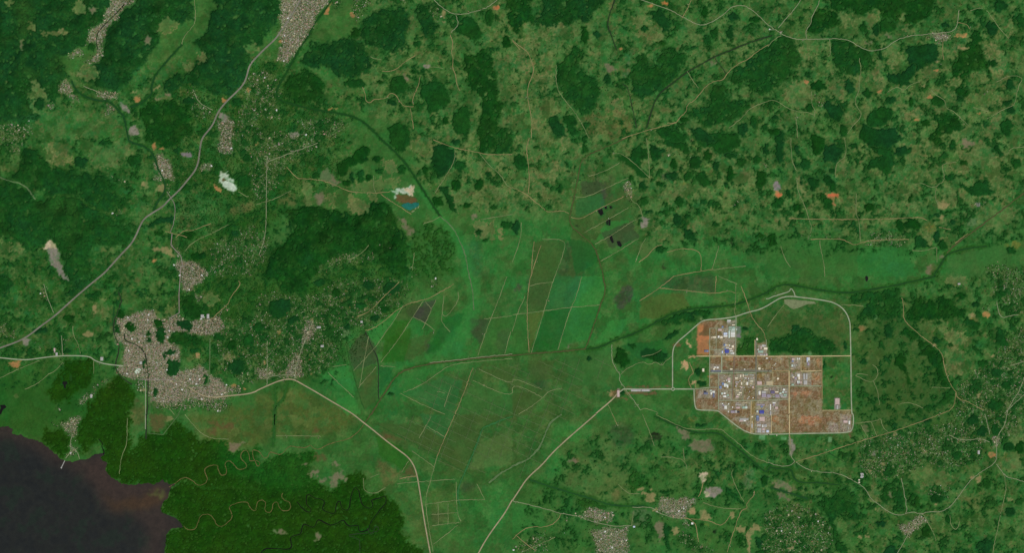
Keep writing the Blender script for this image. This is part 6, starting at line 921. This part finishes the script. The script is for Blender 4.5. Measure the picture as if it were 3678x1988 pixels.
# ------------------------------------------------------------------ garden and hedge trees: past counting
D = np.zeros((NY, NX))
for (nm, dens, amt, shp), m in zip(TOWNS, TM):
    bb = blur(m.astype(float), 5); D = np.maximum(D, bb*(.05+.4*np.clip(1-blur(m.astype(float), 9)*1.25, 0, 1) if dens > .6 else .2))
D = np.maximum(D, mz*.03*(.3+sstep(nS, -.5, 1)))
D = np.maximum(D, blur(raster('PD 430 190 700 150 860 300 860 470 720 500 640 640 860 600 1010 560 1030 740 900 900 740 960 560 950 430 860').astype(float), 10)*.2)
D = D*(~ROADM)*(~LAKEM)*(OWN == 0)*(~CLR)*(GX > -40)*(GX < 2620)*(GY_ > -40)*(GY_ < 1440)
D *= 1-np.clip(pk, 0, 1)*.93
jj, ii = np.nonzero(rh.rand(NY, NX) < D)
n = len(jj); print('trees', n)
X = gx[ii]+rh.uniform(-1, 1, n); Y = gy[jj]+rh.uniform(-1, 1, n); r = rh.uniform(6, 14, n); z = hz(X, Y)
oc = np.array([(1,0,0),(0,1,0),(-1,0,0),(0,-1,0),(.7,.7,.0),(-.7,.7,0),(-.7,-.7,0),(.7,-.7,0)]); 
ring = np.array([(math.cos(a), math.sin(a)) for a in [k*math.pi/3 for k in range(6)]])
P = np.zeros((n, 14, 3)); jit = rh.uniform(.75, 1.2, (n, 12))
P[:, :6, :2] = ring[None]*(r[:, None]*jit[:, :6])[..., None]; P[:, :6, 2] = (r*.45)[:, None]
P[:, 6:12, :2] = ring[None]*(r[:, None]*.62*jit[:, 6:])[..., None]; P[:, 6:12, 2] = (r*1.15)[:, None]*jit[:, :6]
P[:, 12, 2] = r*1.4; P[:, 13, 2] = 0
P += np.stack([wx(X), wy(Y), z], 1)[:, None]
fq = np.array([(k, (k+1) % 6, 6+(k+1) % 6) for k in range(6)]+[(k, 6+(k+1) % 6, 6+k) for k in range(6)]+[(6+k, 6+(k+1) % 6, 12) for k in range(6)]+[((k+1) % 6, k, 13) for k in range(6)])
F = (fq[None]+(np.arange(n)*14)[:, None, None]).reshape(-1, 3)
tc = np.array([PAL['FQ'], PAL['FD'], PAL['FG'], PAL['FO'], PAL['FB']], float)[rh.choice(5, n)]*rh.uniform(.8, 1.15, (n, 1))
tag(add_mesh('garden_trees', P.reshape(-1, 3), F, M_TREES, col=np.repeat(s2l(tc)/ILLUM, 14, axis=0)), 'countless dark tree crowns between the houses and pastures', 'trees', kind='stuff')
# ------------------------------------------------------------------ halls of the industrial estate, traced one by one
PAL.update(WH=(226,226,214), WM=(196,212,196), WC2=(226,214,184), WB=(196,206,222), WG=(168,166,158), WMV=(152,140,150), WBL=(64,72,150), WS=(104,110,132), WN=(30,32,48), WGB=(112,132,164), WGN=(150,178,156), WPK=(192,168,158), WT=(178,164,128), WP=(96,88,118))
TN = {'WH':'white','WM':'pale mint','WC2':'cream','WB':'bluish white','WG':'grey','WMV':'mauve','WBL':'bright blue','WS':'slate blue','WN':'black','WGB':'grey blue','WGN':'pale green','WPK':'pinkish','WT':'tan','WP':'purple grey'}
HALLS = '''a 960 540 1062 606 WB|a 955 622 1066 660 WH|a 1100 490 1138 606 WM|a 1100 614 1138 690 WM|a 1165 488 1288 520 WM|a 1165 538 1288 568 WH|a 1165 572 1288 606 WH|a 1165 622 1288 660 WH|a 1110 430 1185 468 WGN|a 1192 430 1290 468 WM|a 1105 370 1200 400 WGN|a 1210 370 1288 420 WGN|a 1062 172 1165 202 WH|a 1060 210 1150 250 WG|a 1200 300 1282 326 WC2|a 640 650 740 690 WC2|a 590 655 630 710 WT|a 790 630 836 690 WH|a 860 640 930 700 WC2|a 1190 905 1250 970 WC2|a 1012 870 1046 920 WH|a 1116 888 1142 925 WH|a 1000 1035 1108 1130 WBL|a 975 990 1030 1028 WGB|a 1110 992 1200 1020 WC2|a 1140 1050 1170 1086 WH|a 1182 1050 1212 1086 WH|a 1158 1118 1194 1158 WM|a 1208 1112 1260 1158 WH|a 960 870 1000 930 WGB|a 905 1070 940 1140 WB|a 1040 1160 1062 1196 WH|a 1040 870 1100 925 WT|a 1020 960 1110 980 WH|a 2080 890 2110 950 WH|a 2120 890 2170 940 WG|a 2120 970 2220 1030 WC2|a 1950 1060 2100 1120 WGN|a 2020 920 2060 1010 WPK|a 1940 1010 1970 1040 WH|a 2000 1160 2090 1200 WG|a 2110 1160 2160 1210 WG|a 2175 1150 2225 1200 WPK|a 1320 430 1345 462 WM|a 2180 1268 2238 1296 WH|a 1900 700 1946 758 WC2|a 800 430 900 488 WPK|a 400 1044 450 1100 WS|a 460 1044 520 1100 WGB|a 905 350 950 400 WGB
b 680 160 745 190 WH|b 762 160 812 205 WH|b 655 200 700 250 WC2|b 600 270 880 300 WS|b 340 212 396 300 WC2|b 1140 212 1212 245 WC2|b 1546 220 1582 246 WH|b 1070 480 1150 556 WPK|b 1090 565 1146 606 WH|b 972 640 1012 742 WH|b 1020 655 1046 730 WM|b 1050 680 1092 765 WH|b 908 620 962 690 WGB|b 836 720 900 790 WGB|b 385 862 460 896 WN|b 385 904 500 960 WS|b 580 890 616 968 WH|b 648 920 692 1050 WS|b 630 862 705 910 WH|b 565 830 620 858 WM|b 888 910 934 960 WM|b 960 905 1012 950 WH|b 948 990 1030 1040 WH|b 1050 960 1112 1000 WGN|b 1120 1000 1160 1030 WT|b 908 1212 942 1244 WH|b 982 1290 1008 1382 WH|b 1014 1290 1046 1382 WH|b 1090 1216 1114 1252 WH|b 930 1250 970 1300 WMV|b 1204 1312 1232 1352 WH|b 1600 602 1626 690 WC2|b 1634 602 1662 690 WH|b 1430 392 1464 460 WC2|b 1508 380 1536 450 WC2|b 1560 480 1622 500 WH|b 1670 480 1690 520 WH|b 1730 480 1800 505 WG|b 1455 600 1495 682 WC2|b 1290 470 1370 505 WC2|b 1455 730 1500 780 WPK|b 1780 722 1830 782 WPK|b 1400 895 1480 930 WC2|b 1350 950 1430 980 WC2|b 1312 1000 1390 1050 WPK|b 1560 372 1670 395 WGN|b 1700 385 1828 410 WG|b 1560 410 1650 430 WT|b 1300 590 1400 620 WG|b 1310 640 1360 680 WPK|b 1410 550 1450 580 WG|b 1730 560 1810 590 WC2|b 1700 620 1780 660 WT|b 1530 560 1560 620 WT|b 1320 1320 1420 1368 WPK|b 1300 1240 1460 1262 WG|b 1500 1190 1640 1215 WT|b 1500 1312 1570 1368 WGN|b 1580 1312 1642 1368 WM|b 1930 580 2060 680 WPK|b 2190 570 2370 690 WT|b 2500 480 2558 530 WC2|b 1980 862 2004 970 WH|b 2008 862 2032 970 WC2|b 2060 860 2180 930 WG|b 2060 940 2190 1040 WMV|b 2320 870 2430 936 WP|b 2212 960 2310 1048 WMV|b 2120 815 2230 840 WC2|b 2450 870 2540 904 WC2|b 2450 960 2560 1046 WMV|b 1960 180 2020 240 WC2|b 2060 210 2110 240 WT|b 1300 820 1400 860 WT|b 1290 700 1340 740 WG|b 1380 1120 1400 1130 WG|b 1540 740 1560 780 WG|b 1700 860 1720 900 WG|b 2320 560 2360 600 WT
c 1352 372 1480 472 WBL|c 1268 382 1312 430 WM|c 1655 200 1680 366 WH|c 1280 195 1390 230 WMV|c 1400 195 1500 240 WMV|c 1385 250 1450 290 WGB|c 706 402 774 446 WN|c 880 262 942 310 WGN|c 946 262 990 310 WM|c 690 272 780 320 WPK|c 1120 540 1160 580 WC2|c 780 610 1030 655 WG|c 770 662 870 700 WPK|c 890 660 960 692 WH|c 1262 530 1330 590 WGB|c 1262 600 1340 680 WS|c 1350 560 1500 680 WPK|c 1280 770 1400 826 WG|c 1290 890 1400 1020 WG|c 1430 790 1462 870 WH|c 1480 780 1560 860 WG|c 1550 950 1620 1010 WB|c 1730 142 1812 176 WH|c 1740 190 1790 240 WMV|c 1800 270 1880 330 WPK|c 1120 680 1160 760 WT|c 1110 770 1160 880 WG|c 520 385 630 450 WMV|c 640 372 700 450 WG|c 440 392 462 430 WH|c 600 560 0 0 WG|c 1430 890 1500 950 WPK|c 1430 960 1500 1020 WG|c 1840 1080 1860 1110 WC2|c 1300 300 0 0 WG|c 1650 400 1690 520 WG
d 1160 230 1236 290 WPK|d 1160 300 1210 340 WGB|d 1312 226 1342 274 WH|d 1366 226 1396 274 WH|d 1590 212 1620 340 WB|d 1630 212 1670 300 WH|d 1610 350 1660 440 WMV|d 1320 690 1386 768 WH|d 1344 772 1390 850 WC2|d 1180 760 1232 800 WC2|d 1160 710 1200 750 WG|d 1312 890 1344 950 WH|d 1350 890 1384 950 WM|d 1400 900 1440 962 WPK|d 1150 420 1190 480 WM|d 1200 420 1240 480 WG|d 1120 520 1200 550 WT|d 200 1190 225 1290 WH|d 232 1190 256 1290 WC2|d 550 1180 640 1250 WP|d 680 1190 740 1220 WC2|d 800 1230 860 1270 WM|d 880 1190 930 1240 WM|d 900 1120 960 1168 WH|d 950 1190 1020 1230 WG|d 680 1282 800 1370 WMV|d 820 1290 900 1330 WG|d 920 1270 1010 1320 WGN|d 840 1340 1000 1370 WG|d 1150 980 1220 1020 WGN|d 1240 780 1300 840 WMV|d 1490 680 1540 850 WG|d 1560 680 1610 850 WG|d 1500 880 1600 1000 WG|d 1700 1000 1720 1010 WG
33 812 66 826 100 WH|33 760 60 800 84 WPK|33 930 592 962 640 WH|32 676 1232 718 1290 WPK|32 690 1300 706 1340 WG|33 2110 365 2130 400 WH|22 1055 1150 1078 1215 WPK|22 1195 1140 1290 1160 WG|22 1300 1140 1380 1160 WG|33 910 655 925 690 WC2|23 1215 1125 1235 1140 WB|23 1800 1090 1820 1108 WH|02 1010 815 1038 850 WH|02 540 725 556 770 WPK|02 560 770 580 800 WH|02 908 1190 928 1225 WH|02 1404 860 1430 886 WH|02 2020 388 2050 420 WH|02 2080 382 2104 425 WH|02 1300 660 0 0 WH|12 610 505 650 525 WH|12 650 695 680 715 WH|00 1990 0 0 0 WH|32 1910 70 1935 85 WH|12 1050 450 1072 470 WH|02 1180 0 0 0 WH'''
# smaller sheds packed into the workshop lots
re_ = random.Random(4); extra = []
for spec, n in (('22 2242 995 2312 1240', 16), ('22 2330 1000 2436 1240', 22), ('22 2082 1135 2206 1240', 8), ('22 2462 1268 2570 1385', 10), ('22 2472 695 2550 800', 7), ('32 6 1122 205 1228', 12), ('22 2242 1266 2396 1330', 7), ('32 232 970 340 1095', 7), ('22 1996 890 2096 945', 4), ('32 230 825 320 935', 7), ('23 2456 10 2560 185', 9), ('33 735 20 835 175', 4), ('22 2080 995 2205 1105', 6), ('32 4 825 200 945', 7), ('22 2465 990 2570 1100', 5)):
    t, *q = spec.split(); q = [float(v) for v in q]
    for _ in range(n):
        wv, hv = re_.choice([(10, 5), (6, 12), (8, 8), (14, 6), (6, 6), (5, 16)]); sc = re_.uniform(.8, 1.3); wv *= sc; hv *= sc
        x_, y_ = re_.uniform(q[0], q[2]-wv), re_.uniform(q[1], q[3]-hv)
        extra.append(f"{t} {x_:.1f} {y_:.1f} {x_+wv:.1f} {y_+hv:.1f} {re_.choice(['WG', 'WC2', 'WT', 'WG', 'WPK', 'WH', 'WMV', 'WGN'])}")
boxes = []; keep_ = []
for rec in HALLS.replace('\n', '|').split('|')+extra:
    tk = rec.split(); ox, oy, k = tile(tk[0]); v = [float(z) for z in tk[1:5]]; b_ = (ox+v[0]*k, oy+v[1]*k, ox+v[2]*k, oy+v[3]*k)
    if rec in extra and any(b_[0] < c[2]+.5 and b_[2] > c[0]-.5 and b_[1] < c[3]+.5 and b_[3] > c[1]-.5 for c in boxes): continue
    boxes.append(b_); keep_.append(rec)
HALLS = '|'.join(keep_)
lots = [('a', 'the north-west lots of the estate'), ('b', 'the central lots of the estate'), ('c', 'the south lots of the estate'), ('d', 'the east lots of the estate')]
LOT = dict(lots)
for line in HALLS.split('\n'):
    for rec in line.split('|'):
        tk = rec.split(); t, x0, y0, x1, y1 = tk[0], *map(float, tk[1:5]); tone = tk[5]
        if x1 <= x0: continue
        if not (t in LOT or (t in ('22', '32', '33', '23') and tile(t)[0]+x0*K/2.8 < 2145)) and tone == 'WH': tone = 'WG'
        ox, oy, k = tile(t)
        ax, ay, bx_, by_ = ox+x0*k, oy+y0*k, ox+x1*k, oy+y1*k
        w1, h1 = (bx_-ax)*U, (by_-ay)*U; cx, cy = (ax+bx_)/2, (ay+by_)/2
        hh = 12.0 if min(w1, h1) > 40 else 8.5; along = w1 >= h1; z = float(hz(cx, cy))
        root = bpy.data.objects.new('industrial_hall', None); COLL.objects.link(root); root.location = (wx(cx), wy(cy), z)
        a, b = w1/2, h1/2
        V = [(-a,-b,-.5),(a,-b,-.5),(a,b,-.5),(-a,b,-.5),(-a,-b,hh),(a,-b,hh),(a,b,hh),(-a,b,hh)]
        me = bpy.data.meshes.new('walls'); me.from_pydata(V, [], [(0,1,5,4),(1,2,6,5),(2,3,7,6),(3,0,4,7)]); me.materials.append(mat_tone('WG', 'wall'))
        o = bpy.data.objects.new('walls', me); COLL.objects.link(o); o.parent = root
        # roof: several low gables side by side across the short side
        span = h1 if along else w1; L_ = w1 if along else h1; nb = max(1, int(round(span/45))); V = []; F = []
        e = 1.0; s0 = -span/2-e; ds = (span+2*e)/nb; rise = min(3.0, ds*.08)
        for q in range(nb*2+1):
            zz = hh+.05+(rise if q % 2 else 0); s = s0+q*ds/2
            for l in (-L_/2-e, L_/2+e): V.append((l, s, zz) if along else (s, -l, zz))
            if q: F.append((2*q-2, 2*q-1, 2*q+1, 2*q))
        for q in range(nb):      # gable ends
            F.append((4*q, 4*q+2, 4*q+4)); F.append((4*q+1, 4*q+5, 4*q+3))
        me = bpy.data.meshes.new('roof'); me.from_pydata(V, [], F); me.materials.append(mat_tone(tone, 'roof'))
        if me.polygons[0].normal.z < 0: me.flip_normals()
        o = bpy.data.objects.new('roof', me); COLL.objects.link(o); o.parent = root
        # ridge vents
        V = []; F = []
        for q in range(nb):
            s = s0+(q+.5)*ds; zt = hh+.05+rise
            bb = len(V)
            for (l, ss, zz) in ((-L_*.42, -1.2, 0), (L_*.42, -1.2, 0), (L_*.42, 1.2, 0), (-L_*.42, 1.2, 0), (-L_*.42, -1.2, 1.4), (L_*.42, -1.2, 1.4), (L_*.42, 1.2, 1.4), (-L_*.42, 1.2, 1.4)):
                V.append((l, s+ss, zt-.6+zz) if along else (s+ss, -l, zt-.6+zz))
            F += [[bb+i for i in f] for f in ((0,1,5,4),(1,2,6,5),(2,3,7,6),(3,0,4,7),(4,5,6,7))]
        me = bpy.data.meshes.new('ridge_vent'); me.from_pydata(V, [], F); me.materials.append(mat_tone('WG', 'roof'))
        o = bpy.data.objects.new('ridge_vent', me); COLL.objects.link(o); o.parent = root
        A = w1*h1; sz = 'small' if A < 1400 else ('large' if A > 6500 else 'mid-sized')
        shp = 'upright' if h1 > 1.6*w1 else ('wide' if w1 > 1.6*h1 else 'square')
        loc = 'in '+LOT[t] if t in LOT else ('in '+('the west side' if cx < 1880 else ('the centre' if cx < 1985 else 'the east side'))+' of the estate' if 1740 < cx < 2145 and 790 < cy < 1100 else where(cx, cy))
        tag(root, '', 'hall', group='industrial halls with low pitched roofs')
        AUTO.append((root, f'{sz} {shp} {TN[tone]} hall {loc}', (cx, cy)))
# the pier at the tip of the village spit
p = path('03 652 466 616 540'); root = bpy.data.objects.new('pier', None); COLL.objects.link(root); root.location = (wx(p[0][0]), wy(p[0][1]), 0)
dx, dy = wx(p[1][0])-wx(p[0][0]), wy(p[1][1])-wy(p[0][1]); Lp = math.hypot(dx, dy); ux, uy = dx/Lp, dy/Lp
def obox(l0, l1, w0, w1, z0, z1, V, F):
    b = len(V)
    for z in (z0, z1):
        for l, w_ in ((l0, w0), (l1, w0), (l1, w1), (l0, w1)): V.append((l*ux-w_*uy, l*uy+w_*ux, z))
    F += [[b+i for i in f] for f in ((0,1,5,4),(1,2,6,5),(2,3,7,6),(3,0,4,7),(4,5,6,7),(3,2,1,0))]
V = []; F = []; obox(0, Lp, -8, 8, 1.6, 2.4, V, F); obox(Lp*.9, Lp+12, -16, 16, 1.62, 2.5, V, F)
me = bpy.data.meshes.new('deck'); me.from_pydata(V, [], F); me.materials.append(mat_tone('WG', 'roof')); o = bpy.data.objects.new('deck', me); COLL.objects.link(o); o.parent = root
for q in range(12):
    for s in (-6, 6):
        V = []; F = []; l = Lp*(.1+.075*q); obox(l-.5, l+.5, s-.5, s+.5, -4, 1.6, V, F)
        me = bpy.data.meshes.new('pile'); me.from_pydata(V, [], F); me.materials.append(mat_tone('WG', 'wall')); o = bpy.data.objects.new('pile', me); COLL.objects.link(o); o.parent = root
tag(root, 'pale concrete pier reaching into the lake from the village spit', 'pier')
# ------------------------------------------------------------------ number look-alikes from the left
ORD = ['first','second','third','fourth','fifth','sixth','seventh','eighth','ninth','tenth','eleventh','twelfth','thirteenth','fourteenth','fifteenth','sixteenth','seventeenth','eighteenth','nineteenth','twentieth']
bases = {}
for o, b, p in AUTO: bases.setdefault(b, []).append((p, o))
for b, L in bases.items():
    if len(L) == 1: L[0][1]['label'] = b; continue
    L.sort(key=lambda q: (q[0][0], q[0][1])); n = len(L)
    for i, (p, o) in enumerate(L):
        o['label'] = b+(', leftmost' if i == 0 else (', rightmost' if i == n-1 else ', '+ORD[i]+' from left' if i < 20 else f', number {i+1} from left'))
print('halls', sum(o.name.startswith('industrial_hall') for o in SC.objects), 'objects', len(SC.objects))
